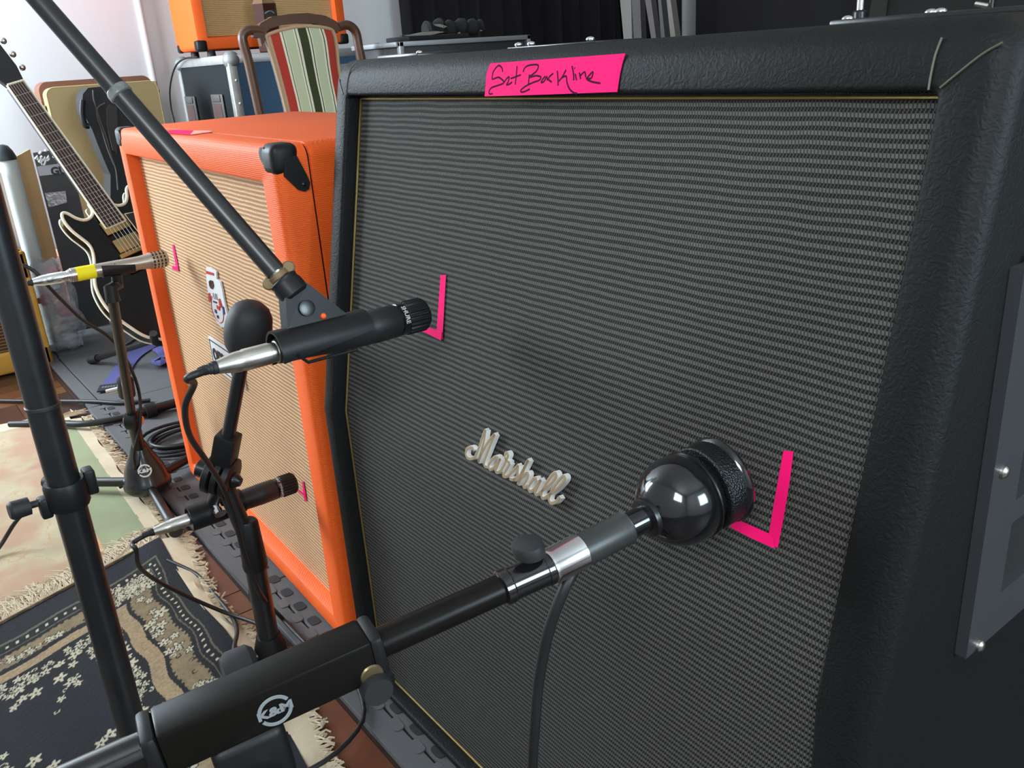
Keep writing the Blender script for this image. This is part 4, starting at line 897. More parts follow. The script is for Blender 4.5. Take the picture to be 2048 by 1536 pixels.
def stamp(b0, a0, r, petals, rot, col=WHT, outline=True):
    i0 = int(a0/step); j0 = int(b0/step); k = int(r*1.6/step)+2
    sl = (slice(max(0, i0-k), min(A_.shape[0], i0+k)), slice(max(0, j0-k), min(A_.shape[1], j0+k)))
    db = B_[sl]-b0; da = A_[sl]-a0; rr = np.hypot(db, da); th = np.arctan2(da, db)+rot
    R_ = r*(0.72+0.28*np.cos(petals*th)); sub = C[sl]
    if outline: sub[(rr < R_+0.0022)] = BLK
    sub[rr < R_] = col; sub[rr < r*0.16] = BLK; C[sl] = sub
def curl_(b0, a0, r, rot, col=WHT):
    for t in np.linspace(0, 4.6, 26):
        q = r*(1-t/6); stamp_dot(b0+q*math.cos(t+rot), a0+q*math.sin(t+rot), 0.0011, col)
def stamp_dot(b0, a0, r, col):
    i0 = int(a0/step); j0 = int(b0/step); k = int(r/step)+2
    sl = (slice(max(0, i0-k), min(A_.shape[0], i0+k)), slice(max(0, j0-k), min(A_.shape[1], j0+k)))
    sub = C[sl]; sub[np.hypot(B_[sl]-b0, A_[sl]-a0) < r] = col; C[sl] = sub
rg_ = np.random.default_rng(5)
def pos_of(tval, s, right):
    if right: return s, float(np.interp(tval, [0, 1, 2, 3, 4, 5, 6, 7, 8], [0, 0.026, 0.045, 0.054, 0.096, 0.101, 0.127, 0.185, 0.6]))
    return float(np.interp(tval, [0, 1, 2, 3, 4, 5, 6, 7, 8], [0, 0.066, 0.092, 0.101, 0.138, 0.148, 0.170, 0.225, 0.9])), s
for right in (True, False):
    for s in np.arange(0.11 if right else 0.06, 0.88 if right else 0.6, 0.026):
        clus = math.sin(s*26) > -0.45
        for q in range(3 if clus else 1):
            b0, a0 = pos_of(3.15+0.7*rg_.random(), s+rg_.normal(0, 0.006), right)
            if right and b0 < 0.10: continue
            (stamp(b0, a0, 0.0075+0.008*rg_.random()**2, 5, rg_.random()*6) if rg_.random() < 0.55 else curl_(b0, a0, 0.006, rg_.random()*6, BLK if rg_.random() < 0.5 else WHT))
    for s in np.arange(0.19 if right else 0.14, 0.88 if right else 0.6, 0.0125):
        for q in range(4):
            b0, a0 = pos_of(6.15+1.15*rg_.random()*(0.6+0.4*math.sin(s*31)), s+rg_.normal(0, 0.005), right)
            stamp(b0, a0, 0.0055+0.007*rg_.random(), 5, rg_.random()*6) if rg_.random() < 0.72 else curl_(b0, a0, 0.005, rg_.random()*6)
for q in range(60):   # crowded corner
    b0, a0 = 0.085+0.055*rg_.random(), 0.045+0.075*rg_.random()
    stamp(b0, a0, 0.004+0.006*rg_.random(), 5, rg_.random()*6) if rg_.random() < 0.5 else curl_(b0, a0, 0.006, rg_.random()*6)
for q in range(110):  # medallion in the navy field
    t = rg_.random()*2*math.pi; rr = 0.125+0.05*rg_.random(); b0, a0 = 0.50+rr*1.2*math.cos(t), 0.44+rr*math.sin(t)
    if 0.01 < b0 < 0.9 and 0.01 < a0 < 0.6: stamp(b0, a0, 0.006+0.008*rg_.random(), 5, rg_.random()*6) if rg_.random() < 0.75 else curl_(b0, a0, 0.008, rg_.random()*6)
md = (np.hypot((B_-0.50)/1.2, A_-0.44) < 0.115); C[md] = (sc((120, 100, 92))*(0.6+0.8*nz[..., None]))[md]
C *= (0.86+0.28*nzz[..., None]); C = np.clip(C, 0, 1)
ruck = 0.006*np.exp(-((A_-0.02)/0.03)**2)*(0.5+0.5*np.sin(B_*17+1)); Z = FLOOR+0.0095+ruck+0.0006*nzz
colour_sheet('rug_pile', Xr, Yr, Z, C, PILE, r2)
# fringed edges
sel = []
for x in np.linspace(-0.64, 0.50, 90):
    ye = float(edge_y(x)); wv_ = 0.030+0.010*math.sin(x*11+2.2)+0.004*math.sin(x*47); sel.append([(x, ye-0.003, FLOOR+0.0115), (x+0.004, ye+wv_*0.5, FLOOR+0.0100+0.002*math.sin(x*40)), (x+0.010, ye+wv_, FLOOR+0.0035+0.0012*math.sin(x*31))])
V = [p for q in sel for p in q]; Fs = []
for i in range(len(sel)-1):
    for k in range(2): Fs.append((3*i+k, 3*i+k+1, 3*i+4+k, 3*i+3+k))
mk('selvage', (V, Fs), FRINGE, r2)
st_ = [(x+0.008, float(edge_y(x))+0.026+0.010*math.sin(x*11+2.2), FLOOR+0.006) for x in np.linspace(-0.64, 0.48, 40)]
strands(st_, [(0.35, 1, 0)]*40, 0.018, 0.0017, 420, r2, FLOOR, 1.0, 4)
st_ = [(top_x(y)-0.002, y, FLOOR+0.0125) for y in np.linspace(-0.11, -0.72, 20)]
strands(st_, [(-1, 0.35*math.sin(3*i), 0) for i in range(20)], 0.055, 0.0011, 620, r2, FLOOR+0.009, 0.8, 6)
# ------------------------------------------------------------------ cables lying on the floor
tag(mk('floor_cable', tube(catmull([on_z(-60, 800, FLOOR+0.008), on_z(40, 802, FLOOR+0.008), on_z(110, 802, FLOOR+0.008), on_z(190, 803, 0.006), on_z(245, 806, 0.006), on_z(300, 800, 0.006)], 6), 0.0055, 10), CABLE), 'grey-black cable crossing the parquet behind pale rug', 'cable')
tag(mk('floor_cable', tube(catmull([on_z(20, 848, FLOOR+0.012), on_z(105, 846, FLOOR+0.018), on_z(160, 848, FLOOR+0.022), on_z(205, 843, 0.010), on_z(260, 832, 0.009), on_z(330, 815, 0.009)], 6), 0.0088, 12), CABLE), 'thick black cable lying over corner of the pale rug', 'cable')
tag(mk('floor_cable', tube(catmull([on_z(335, 1120, FLOOR+0.014), on_z(395, 1150, FLOOR+0.006), on_z(430, 1190, FLOOR+0.006), on_z(462, 1230, FLOOR+0.012), on_z(474, 1262, FLOOR+0.02), on_z(468, 1300, FLOOR+0.022), on_z(478, 1338, FLOOR+0.02), on_z(500, 1360, FLOOR+0.016)], 6), 0.0036, 10), CABLE), 'thin black cable running over fringe of the navy rug', 'cable')
tag(mk('floor_cable', tube(catmull([on_z(-420, 1210, FLOOR+0.012), on_z(-120, 1190, FLOOR+0.012), on_z(-30, 1125, 0.0), on_z(0, 1092, 0.01), on_z(30, 1045, 0.05), on_z(58, 1014, 0.09), (POST[0]-0.002+0.003, POST[1]-0.054, zc+0.0)], 6), 0.0042, 10), CABLE), 'black cable running from clamp knob of thick stand over pale rug', 'cable')
pts = []
for t in np.linspace(0, 5.0*2*math.pi, 110):
    r_ = 0.115+0.012*math.sin(t*0.37)+0.006*math.sin(1.7*t); pts.append((-1.09+0.62*r_*math.cos(t)+0.02*math.sin(t*0.21), 0.085+r_*0.75*math.sin(t), 0.006+0.0022*t/6.28+0.003*(1+math.sin(t*0.9))))
tag(mk('cable_coil', tube(pts, 0.0042, 8), CABLE), 'coil of black cable on mat beside left end of orange cabinet', 'cable')
bar = thing('floor_bar', 'black tube with clamp on foam mat behind silver microphone stand', 'tube', tuple(on_z(310, 815, 0.012)))
mk('tube', tube([on_z(275, 826, 0.016), on_z(352, 806, 0.016)], 0.0125, 14), BLACKM, bar); mk('clamp', tube([on_z(292, 823, 0.018), on_z(312, 818, 0.018)], 0.019, 14), BLACKPL, bar)

# ------------------------------------------------------------------ tweed amplifier far left
AX = -2.09
TW = mat('tweed_yellow', srgb(228, 176, 72), 0.75, bump=('weave', 160, 0.4, 0.0006), var=0.08, vscale=20)
amp = thing('tweed_amplifier', 'small yellow tweed amplifier with brown slatted grille at left edge', 'amplifier', (AX-0.1, -0.27, FLOOR))
aY1, aY0, aZ1 = -0.022, -0.52, 0.372
def fr(a, b_, c, d, th=0.04): return [rbox((AX-0.10, (a+b_)/2, (c+d)/2), (0.20, b_-a, d-c), 0.010, 3)]
mk('amplifier_body', G(rbox((AX-0.11, (aY0+aY1)/2, (aZ1+FLOOR)/2+0.004), (0.18, aY1-aY0-0.01, aZ1-FLOOR-0.012), 0.006), *fr(aY1-0.062, aY1, FLOOR+0.004, aZ1), *fr(aY0, aY0+0.055, FLOOR+0.004, aZ1), *fr(aY0, aY1, aZ1-0.095, aZ1), *fr(aY0, aY1, FLOOR+0.004, FLOOR+0.075)), TW, amp)
BRN = mat('brown_slat', srgb(78, 60, 44), 0.6); BRD = mat('brown_gap', srgb(150, 112, 66), 0.7)
mk('grille_board', rbox((AX-0.016, (aY0+aY1)/2, (aZ1+FLOOR)/2-0.01), (0.006, aY1-aY0-0.10, aZ1-FLOOR-0.15), 0), BRN, amp)
z = FLOOR+0.080
while z < aZ1-0.10:
    mk('grille_slat', rbox((AX-0.011, (aY0+aY1)/2, z), (0.006, aY1-aY0-0.115, 0.0035), 0), BRD, amp, smooth=0); z += 0.0105
mk('grille_screw', sphere((AX+0.001, aY1-0.030, FLOOR+0.045), 0.006, 12, 8), BRASS, amp)
mk('grille_screw', sphere((AX+0.001, aY1-0.030, aZ1-0.045), 0.006, 12, 8), BRASS, amp)
for y_ in (aY1-0.05, aY0+0.05): mk('foot', lathe([(0, 0.012), (0.006, 0.012)], (AX-0.03, y_, FLOOR), (0, 0, 1), 12), BLACKRUB, amp)

# tall boards and tubes behind the amplifier
def upright(name, px_top, px_bot, X, wl, wr, th, m_, label, cat, zb=FLOOR):
    """upright slab in the plane x = X, drawn between its upper corner pixels"""
    a = on_X(*wl, X); b_ = on_X(*wr, X); poly = [(X, a[1], zb), (X, b_[1], zb), tuple(b_), tuple(a)]
    return tag(mk(name, prism(poly, (-th, 0, 0)), m_, smooth=0), label, cat)
CARD = mat('cardboard_brown', srgb(170, 134, 92), 0.85, bump=('noise', 200, 0.1, 0.001), var=0.08, vscale=6)
GREYB = mat('grey_white_board', srgb(196, 202, 200), 0.7, var=0.05, vscale=8); WHB = mat('white_board', (0.85, 0.85, 0.84), 0.6)
upright('cardboard_sheet', 0, 0, -2.40, (24, 318), (60, 298), 0.012, CARD, 'tall brown cardboard sheet standing between grey tube and dark poster', 'cardboard')
TUX = -2.345; tb0 = on_X(-4, 322, TUX); tb1 = on_X(24, 320, TUX)
tub = thing('storage_tube', 'pale grey tube with rounded black cap standing behind yellow amplifier', 'tube', (TUX, (tb0[1]+tb1[1])/2, FLOOR))
ty = (tb0[1]+tb1[1])/2+0.006; tr_ = 0.030; tz = tb0[2]
mk('tube_wall', lathe([(0, tr_), (tz-FLOOR, tr_)], (TUX, ty, FLOOR), (0, 0, 1), 24), GREYB, tub)
mk('rounded_cap', lathe([(0, tr_+0.004), (0.010, tr_+0.004), (0.028, tr_*0.92), (0.044, tr_*0.6), (0.050, 0.006)], (TUX, ty-0.004, tz), (0, 0, 1), 24), mat('blue_black_cap', (0.02, 0.026, 0.032), 0.4), tub)
upright('white_panel', 0, 0, -2.30, (-60, 340), (2, 345), 0.02, WHB, 'bright white panel standing on edge behind yellow amplifier', 'panel')
# dark poster with band and tape
PX = -2.43; pl_ = on_X(66, 306, PX); pr_ = on_X(118, 298, PX); pw0 = pl_[1]; pw1 = on_X(165, 420, PX)[1]
POST_M = mat('dark_glossy_print', (0.055, 0.057, 0.060), 0.25, var=0.2, vscale=10)
pst = mk('poster_board', prism([(PX, pw0, FLOOR), (PX, pw1, FLOOR), (PX, pw1, pr_[2]), (PX, pw0, pl_[2])], (-0.01, 0, 0)), POST_M, smooth=0); tag(pst, 'dark glossy printed board behind guitar neck with pale band and lettering', 'poster')
def onp(px, off=0.001): return [on_X(x, y, PX+off) for x, y in px]
mk('pale_band', prism(onp([(74, 333), (150, 323), (160, 343), (79, 352)]), (0.0006, 0, 0)), mat('pale_band_print', srgb(178, 176, 186), 0.5), pst, smooth=0)
gc = on_X(118, 342, PX+0.0018)
mk('band_lettering', text_geo('GU', 0.036, gc, (0, 1, 0), (0, 0, 1), 0.0006, bold=0.05), KST, pst, smooth=0)
gw = [[(70, 318), (74, 312), (76, 320)], [(78, 324), (82, 316), (85, 318), (82, 326), (78, 323)], [(86, 322), (90, 314), (92, 320), (88, 330), (83, 328)], [(93, 318), (97, 312), (98, 318), (94, 322)], [(91, 303), (92, 299)], [(106, 312), (108, 315)], [(78, 308), (82, 304)], [(84, 312), (80, 316)]]
mk('white_scrawl', G(*[tube(onp(s, 0.0015), 0.0042, 6) for s in gw]), WHITEINK, pst)
tag(mk('foil_tape', prism(onp([(89, 386), (131, 382), (134, 405), (98, 415)], 0.003), (0.0008, 0, 0)), mat('silver_foil', (0.75, 0.77, 0.80), 0.22, 0.9, bump=('noise', 60, 0.5, 0.003)), smooth=0), 'piece of shiny silver tape on the dark printed board', 'tape')

# clear rubbish bag
RB = random.Random(4)
bagc = np.array([-2.235, on_X(114, 640, -2.235)[1]+0.008, 0.0]); V = []; Fs = []; n, m = 26, 16
for i in range(m):
    t = i/(m-1); zz = 0.005+0.30*t; rad = 0.054*(0.72+0.6*math.sin(math.pi*min(1, t*0.80+0.12)))*(1-0.25*t)
    for k in range(n):
        a = 2*math.pi*k/n; rr = rad*(1+0.13*math.sin(3*a+5*t*3)+0.07*math.sin(7*a-9*t)+RB.uniform(-0.05, 0.05)); V.append(bagc+np.array([rr*math.cos(a), rr*1.1*math.sin(a), zz+RB.uniform(-0.006, 0.006)]))
for i in range(m-1):
    for k in range(n): Fs.append((i*n+k, i*n+(k+1) % n, (i+1)*n+(k+1) % n, (i+1)*n+k))
Fs.append(tuple(range(n)))
bag = thing('rubbish_bag', 'clear crumpled plastic rubbish bag between yellow amplifier and cardboard box', 'bag', tuple(bagc))
mk('plastic_film', (V, Fs), mat('clear_plastic_film', (0.60, 0.66, 0.74), 0.12, alpha=0.36, bump=('noise', 24, 1.0, 0.02)), bag, smooth=80)
for k in range(11):
    c_ = bagc+np.array([RB.uniform(-0.03, 0.035), RB.uniform(-0.03, 0.03), 0.04+0.022*k]); q = RB.choice([(0.55, 0.56, 0.58), (0.10, 0.11, 0.13), (0.42, 0.06, 0.07), (0.5, 0.5, 0.52), (0.30, 0.32, 0.36), (0.36, 0.30, 0.24)])
    V, Fs = sphere((0, 0, 0), 0.022, 8, 6); V = [c_+np.array(p)*np.array([1, 1.3, 0.7])*(1+RB.uniform(-0.35, 0.35)) for p in V]
    mk('scrap', (V, Fs), mat('scrap_%.2f' % q[0], q, 0.6), bag, smooth=20)
# coral box with lettering
bxl = on_X(140, 560, -2.47); bxb = on_z(160, 652, FLOOR+0.075)
cb = mk('printed_box', rbox((-2.56, 0.225, 0.062+0.105), (0.16, 0.22, 0.21), 0.003), mat('coral_print', srgb(214, 122, 100), 0.7, var=0.06, vscale=10))
tag(cb, 'coral cardboard box with white lettering half hidden behind black guitar', 'box')
lc = on_X(157, 601, -2.4795)
mk('box_lettering', G(text_geo('TO', 0.040, (-2.4796, lc[1], lc[2]), (0, 1, 0), (0, 0, 1), 0.0006, bold=0.05, align='LEFT'), text_geo('Talle', 0.027, (-2.4796, lc[1], lc[2]-0.034), (0, 1, 0), (0, 0, 1), 0.0006, bold=0.02, align='LEFT')), WHITEINK, cb, smooth=0)
tag(mk('low_plinth', rbox((-2.58, 0.225, 0.031), (0.20, 0.25, 0.060), 0.004), mat('black_painted_wood', (0.008, 0.008, 0.008), 0.6)), 'low black plinth under the coral box', 'plinth')

# ------------------------------------------------------------------ black semi-hollow guitar
nut = at(30, 170, 2.35); brg = at(268, 505, 2.41)
gax = unit(nut-brg); gn = unit(np.array([0.92, 0.16, 0.12])); gn = unit(gn-gax*(gn@gax)); gu = np.cross(gax, gn)  # gu: to the right side seen from the front
if gu@RT < 0: gu = -gu
def gp(s, t, o=0.0): return brg+gax*t+gu*s+gn*o
half = [(0.0, -0.262), (0.060, -0.255), (0.108, -0.222), (0.132, -0.175), (0.148, -0.127), (0.152, -0.089), (0.146, -0.049), (0.133, -0.020), (0.106, 0.022), (0.094, 0.048), (0.091, 0.069), (0.097, 0.091), (0.105, 0.114), (0.109, 0.140), (0.107, 0.162), (0.099, 0.173), (0.089, 0.167), (0.078, 0.148), (0.064, 0.135), (0.048, 0.133), (0.034, 0.140), (0.027, 0.153), (0.024, 0.170), (0.0, 0.172)]
hp_ = catmull([np.array([a, b_, 0]) for a, b_ in half], 4); outl = [(p[0], p[1]) for p in hp_] + [(-p[0], p[1]) for p in reversed(hp_[1:-1])]
gtr = thing('electric_guitar', 'black semi-hollow electric guitar with cream binding leaning on stand', 'guitar', tuple(gp(0, -0.24)))
GBLK = mat('guitar_gloss_black', (0.005, 0.005, 0.005), 0.16, spec=0.4); BIND = mat('cream_binding', srgb(244, 240, 212), 0.5)
mk('body', prism([gp(s, t, -0.045) for s, t in outl], gn*0.045), GBLK, gtr, smooth=30)
lp = [gp(s, t, 0.0) for s, t in outl]; mk('top_binding', tube(lp+[lp[0], lp[1]], 0.0044, 8), BIND, gtr)
lp = [gp(s, t, -0.045) for s, t in outl]; mk('back_binding', tube(lp+[lp[0], lp[1]], 0.0028, 8), BIND, gtr)
Ln = np.linalg.norm(nut-brg)
def quad(s0, s1, t0, t1, o0, o1): return [gp(-s0, t0, o0), gp(s0, t0, o0), gp(s1, t1, o1), gp(-s1, t1, o1)]
fbw0, fbw1 = 0.0285, 0.0220; t_end = Ln-0.452
mk('neck', prism(quad(0.026, 0.0205, t_end+0.02, Ln, 0.006, 0.006), -gn*0.022), GBLK, gtr, smooth=0)
fbd = mk('fretboard', prism(quad(fbw0, fbw1, t_end, Ln, 0.012, 0.012), -gn*0.006), mat('rosewood', (0.050, 0.026, 0.020), 0.5, var=0.3, vscale=50), gtr, smooth=0)
for sgn in (-1, 1): mk('neck_binding', tube([gp(sgn*(fbw0+0.001), t_end, 0.010), gp(sgn*(fbw1+0.001), Ln, 0.010)], 0.0030, 6), BIND, gtr)
mk('neck_end', tube([gp(-fbw0, t_end, 0.011), gp(fbw0, t_end, 0.011)], 0.0026, 6), BIND, gtr); mk('nut', tube([gp(-fbw1, Ln, 0.013), gp(fbw1, Ln, 0.013)], 0.0030, 6), BIND, gtr)
for k in range(1, 23):
    t = Ln-0.628*(1-2**(-k/12)); f_ = (t-t_end)/(Ln-t_end); wf = fbw0+(fbw1-fbw0)*f_
    if t > t_end: mk('fret', tube([gp(-wf, t, 0.0125), gp(wf, t, 0.0125)], 0.0011, 5), NICKEL, fbd)
for k in range(6):
    s0 = -0.026+0.0104*k; s1 = -0.0175+0.007*k; mk('string', tube([gp(s0, 0.0, 0.020), gp(s1, Ln, 0.0155)], 0.0008, 5), NICKEL, gtr)
head = [(-0.024, Ln), (0.024, Ln), (0.036, Ln+0.05), (0.040, Ln+0.13), (0.030, Ln+0.175), (0.0, Ln+0.165), (-0.030, Ln+0.175), (-0.040, Ln+0.13), (-0.036, Ln+0.05)]
mk('headstock', prism([gp(s, t, 0.010-(t-Ln)*0.22) for s, t in head], -gn*0.014), GBLK, gtr, smooth=0)
for sgn in (-1, 1):
    for k in range(3): mk('tuning_peg', sphere(gp(sgn*0.050, Ln+0.045+0.042*k, -0.01), 0.009, 10, 6, (1, 1, 1)), NICKEL, gtr)
for t in (0.088, 0.030):
    V, Fs = rbox((0, 0, 0), (0.072, 0.040, 0.008), 0.002); mk('pickup', ([gp(p[0], t+p[1], 0.006+p[2]) for p in V], Fs), mat('aged_gold_cover', (0.42, 0.30, 0.13), 0.35, 0.8), gtr)
V, Fs = rbox((0, 0, 0), (0.090, 0.014, 0.014), 0.003); mk('bridge', ([gp(p[0], p[1], 0.010+p[2]) for p in V], Fs), BRASS, gtr)
V, Fs = rbox((0, 0, 0), (0.085, 0.014, 0.010), 0.003); mk('tailpiece', ([gp(p[0], -0.045+p[1], 0.008+p[2]) for p in V], Fs), BRASS, gtr)
pgd = [(0.040, 0.105), (0.066, 0.100), (0.072, 0.02), (0.066, -0.06), (0.046, -0.05)]
mk('pickguard', prism([gp(s, t, 0.004) for s, t in pgd], gn*0.002), BLACKGLOSS, gtr, smooth=0)
mk('pickguard_edge', tube([gp(s, t, 0.006) for s, t in pgd+pgd[:1]], 0.0016, 5), BIND, gtr)
for s, t in ((0.085, -0.095), (0.115, -0.075), (0.070, -0.15), (0.105, -0.14)): mk('control_knob', lathe([(0, 0.012), (0.014, 0.010)], gp(s, t, 0.001), gn, 16), BRASS, gtr)
fh = catmull([gp(-0.085-0.012*math.sin(3*q), -0.06+0.13*q, 0.0005) for q in np.linspace(0, 1, 6)], 3); mk('sound_hole', ribbon(fh, 0.014, 0.0006, gn), DARKIN, gtr)
# guitar stand
gs = thing('guitar_stand', 'black folding guitar stand with rubber cradle under the guitar', 'stand', (-1.72, 0.16, 0.0))
bt = gp(0, -0.245, -0.02); pk = gp(0, 0.02, -0.10); fe1 = np.array([-1.97, 0.065, 0.010]); fe2 = np.array([-1.50, 0.30, 0.010]); fe3 = np.array([-2.02, 0.42, 0.010])
for p, q in ((fe1, bt-gn*0.03), (fe2, bt-gn*0.03), (fe3, pk)): 
    lg = mk('leg', tube([p, q], 0.0095, 12), BLACKM, gs); d_ = unit(p-q); mk('rubber_foot', tube([p-d_*0.05, p], 0.0125, 12), BLACKRUB, lg)
mk('brace', tube([fe1*0.72+(bt-gn*0.03)*0.28, fe3*0.7+pk*0.3], 0.006, 8), BLACKM, gs)
mk('spine', tube([bt-gn*0.03, pk], 0.010, 12), BLACKM, gs)
mk('cradle', tube(catmull([gp(-0.10, -0.225, 0.03), gp(-0.09, -0.246, -0.01), gp(0, -0.260, -0.045), gp(0.09, -0.246, -0.01), gp(0.10, -0.225, 0.03)], 5), 0.011, 12), BLACKRUB, gs)
# blue strap lying on the mat
spx = [on_z(x, y, 0.004) for x, y in ((300, 690), (262, 715), (240, 745), (222, 770))]
STRAP = mat('blue_strap', srgb(74, 74, 128), 0.9, bump=('noise', 400, 0.2, 0.0006)); strp = thing('guitar_strap', 'blue-violet woven guitar strap with black leather end on foam mat', 'strap', tuple(spx[2]))
pp = catmull(spx, 5); V = []; 
for i, p in enumerate(pp):
    t = unit(pp[min(i+1, len(pp)-1)]-pp[max(i-1, 0)]); s_ = np.array([-t[1], t[0], 0]); V += [p+s_*0.030, p-s_*0.030, p-s_*0.030-np.array([0, 0, 0.002]), p+s_*0.030-np.array([0, 0, 0.002])]
Fs = [(4*i+k, 4*i+(k+1) % 4, 4*i+4+(k+1) % 4, 4*i+4+k) for i in range(len(pp)-1) for k in range(4)]; mk('webbing', (V, Fs), STRAP, strp)
e0, e1 = pp[-1], pp[-1]+unit(pp[-1]-pp[-3])*0.055; s_ = unit(np.array([-(e1-e0)[1], (e1-e0)[0], 0]))
le = mk('leather_end', prism([e0+s_*0.031, e0-s_*0.031, e1-s_*0.026, e1+s_*0.026], (0, 0, 0.004)), BLACKRUB, strp, smooth=0)
for k in range(2):
    for j in range(5): c_ = (e0+e1)/2+unit(e1-e0)*(0.008*k-0.006)+s_*(0.008*j-0.016)+np.array([0, 0, 0.0044]); mk('printed_mark', rbox(c_, (0.0055, 0.0045, 0.0005), 0, 1, (s_, unit(e1-e0), (0, 0, 1))), GREYINK, le, smooth=0)
tag(mk('strap_heap', ribbon(catmull([on_z(318, 694, 0.010), on_z(328, 700, 0.02), on_z(335, 712, 0.01), on_z(322, 722, 0.02), on_z(316, 714, 0.010)], 6), 0.05, 0.003, (0.3, -0.2, 1)), STRAP), 'crumpled loop of blue-violet strap half hidden by orange cabinet', 'strap')

# ------------------------------------------------------------------ upright tan case and black gig bag
TX = -2.72; tl_ = on_X(90, 178, TX); tr2 = on_X(306, 160, TX); ty0, ty1, tzt = tl_[1], tr2[1]+0.012, (tl_[2]+tr2[2])/2
tc = thing('instrument_case', 'upright tan case with brown back half and brass latches leaning by white wall', 'case', (TX-0.08, (ty0+ty1)/2, FLOOR))
def rrect(y0, y1, z0, z1, r, X, n=6):
    pts = []
    for cy, cz, a0 in ((y0+r, z0+r, 180), (y1-r, z0+r, 270), (y1-r, z1-r, 0), (y0+r, z1-r, 90)):
        for j in range(n+1): a = math.radians(a0+90*j/n); pts.append((X, cy+r*math.cos(a), cz+r*math.sin(a)))
    return pts
TANM = mat('tan_tolex', srgb(164, 142, 98), 0.7, var=0.07, vscale=5, bump=('noise', 300, 0.15, 0.0008)); BROWNL = mat('brown_leather', srgb(120, 76, 54), 0.6, var=0.12, vscale=20)
mk('front_half', prism(rrect(ty0, ty1, FLOOR, tzt, 0.03, TX), (-0.075, 0, 0)), TANM, tc, smooth=40)
mk('back_half', prism(rrect(ty0-0.008, ty1+0.004, FLOOR, tzt+0.022, 0.035, TX-0.078), (-0.09, 0, 0)), BROWNL, tc, smooth=40)
lp = rrect(ty0, ty1, FLOOR+0.003, tzt, 0.03, TX-0.002); mk('piping', tube(lp+lp[:2], 0.0026, 8), mat('cream_piping', srgb(186, 162, 112), 0.6), tc)
for y_, z_ in ((ty0-0.010, on_X(101, 224, TX)[2]), (ty1+0.010, on_X(306, 176, TX)[2])):
    lt = mk('latch', rbox((TX-0.070, y_, z_), (0.05, 0.012, 0.050), 0.004), BRASS, tc); mk('latch_pin', sphere((TX-0.045, y_, z_-0.012), 0.009, 10, 6), BRASS, lt)
GX = -2.50
gig = thing('gig_bag', 'black padded guitar bag with piping standing in front of tan case', 'bag', (GX, 0.36, FLOOR))
gpx = [(164, 205), (166, 188), (176, 176), (196, 174), (230, 171), (252, 174), (264, 190), (274, 212), (282, 235), (300, 262), (310, 330), (330, 400), (350, 480), (372, 570), (398, 664), (312, 664), (285, 570), (255, 480), (221, 400), (221, 350), (208, 320), (196, 290), (184, 258), (168, 228)]
gpl = [np.maximum(on_X(x, y, GX), (-9, -9, 0.001)) for x, y in gpx]
GIGM = mat('black_nylon', (0.014, 0.013, 0.014), 0.75, bump=('noise', 300, 0.2, 0.001), var=0.3, vscale=12)
V, Fs = prism(gpl, (-0.10, 0, 0)); mk('padded_shell', (V, Fs), GIGM, gig, smooth=0)
for s in ([(186, 180), (188, 200), (200, 240), (214, 280), (222, 310), (232, 340), (236, 380)], [(210, 206), (196, 215), (194, 232), (204, 262), (216, 300), (228, 330)], [(250, 178), (262, 200), (272, 226)]):
    mk('seam_piping', tube(catmull([on_X(x, y, GX+0.002) for x, y in s], 5), 0.0028, 6), mat('grey_piping', (0.085, 0.075, 0.07), 0.7), gig)
mk('pocket', prism([on_X(x, y, GX+0.002) for x, y in [(212, 218), (218, 209), (232, 212), (234, 250), (232, 305), (224, 300), (212, 250)]], (0.012, 0, 0)), mat('dark_brown_nylon', (0.026, 0.020, 0.020), 0.7), gig, smooth=0)
mk('side_handle', tube(catmull([on_X(x, y, GX+0.004) for x, y in [(165, 200), (164, 225), (170, 250), (178, 252)]], 5), 0.010, 10), BLACKPL, gig)

# ------------------------------------------------------------------ flight case, rear cabinet, jar
FX = -2.46; c0 = on_X(455, 112, FX); fy0 = c0[1]; fy1 = on_X(768, 100, FX)[1]; fz1 = (c0[2]+on_X(700, 97, FX)[2])/2; fxb = -3.08
fc = thing('flight_case', 'blue and black flight case with aluminium edges behind striped chair', 'flight case', ((FX+fxb)/2, (fy0+fy1)/2, FLOOR))
mk('case_body', rbox(((FX+fxb)/2, (fy0+fy1)/2, (fz1+FLOOR)/2), (FX-fxb-0.006, fy1-fy0-0.006, fz1-FLOOR-0.004), 0.002), mat('charcoal_laminate', (0.020, 0.023, 0.025), 0.9, var=0.1, vscale=20, spec=0.1), fc)
BLUEL = mat('blue_laminate', srgb(58, 92, 122), 0.55, var=0.12, vscale=6)
mk('blue_panel', rbox((FX-0.002, (fy0+fy1)/2, (fz1+FLOOR)/2), (0.004, fy1-fy0-0.05, fz1-FLOOR-0.05), 0), BLUEL, fc, smooth=0)
ew = 0.034
def edge_bar(c, s): return mk('edge_bar', rbox(c, s, 0.004, 2), ALU, fc)
for y_ in (fy0+ew/2-0.004, fy1-ew/2+0.004): 
    edge_bar((FX-ew/2+0.004, y_, (fz1+FLOOR)/2), (ew, ew, fz1-FLOOR))
    edge_bar((fxb+ew/2-0.004, y_, (fz1+FLOOR)/2), (ew, ew, fz1-FLOOR))
    edge_bar(((FX+fxb)/2, y_, fz1-ew/2+0.004), (FX-fxb, ew, ew))
for x_ in (FX-ew/2+0.004, fxb+ew/2-0.004): edge_bar((x_, (fy0+fy1)/2, fz1-ew/2+0.004), (ew, fy1-fy0, ew))
for x_ in (FX-0.02, fxb+0.02):
    for y_ in (fy0+0.02, fy1-0.02): mk('ball_corner', sphere((x_, y_, fz1-0.016), 0.034, 16, 10), mat('zinc_corner', (0.26, 0.27, 0.27), 0.62, 0.5, var=0.2, vscale=40), fc)
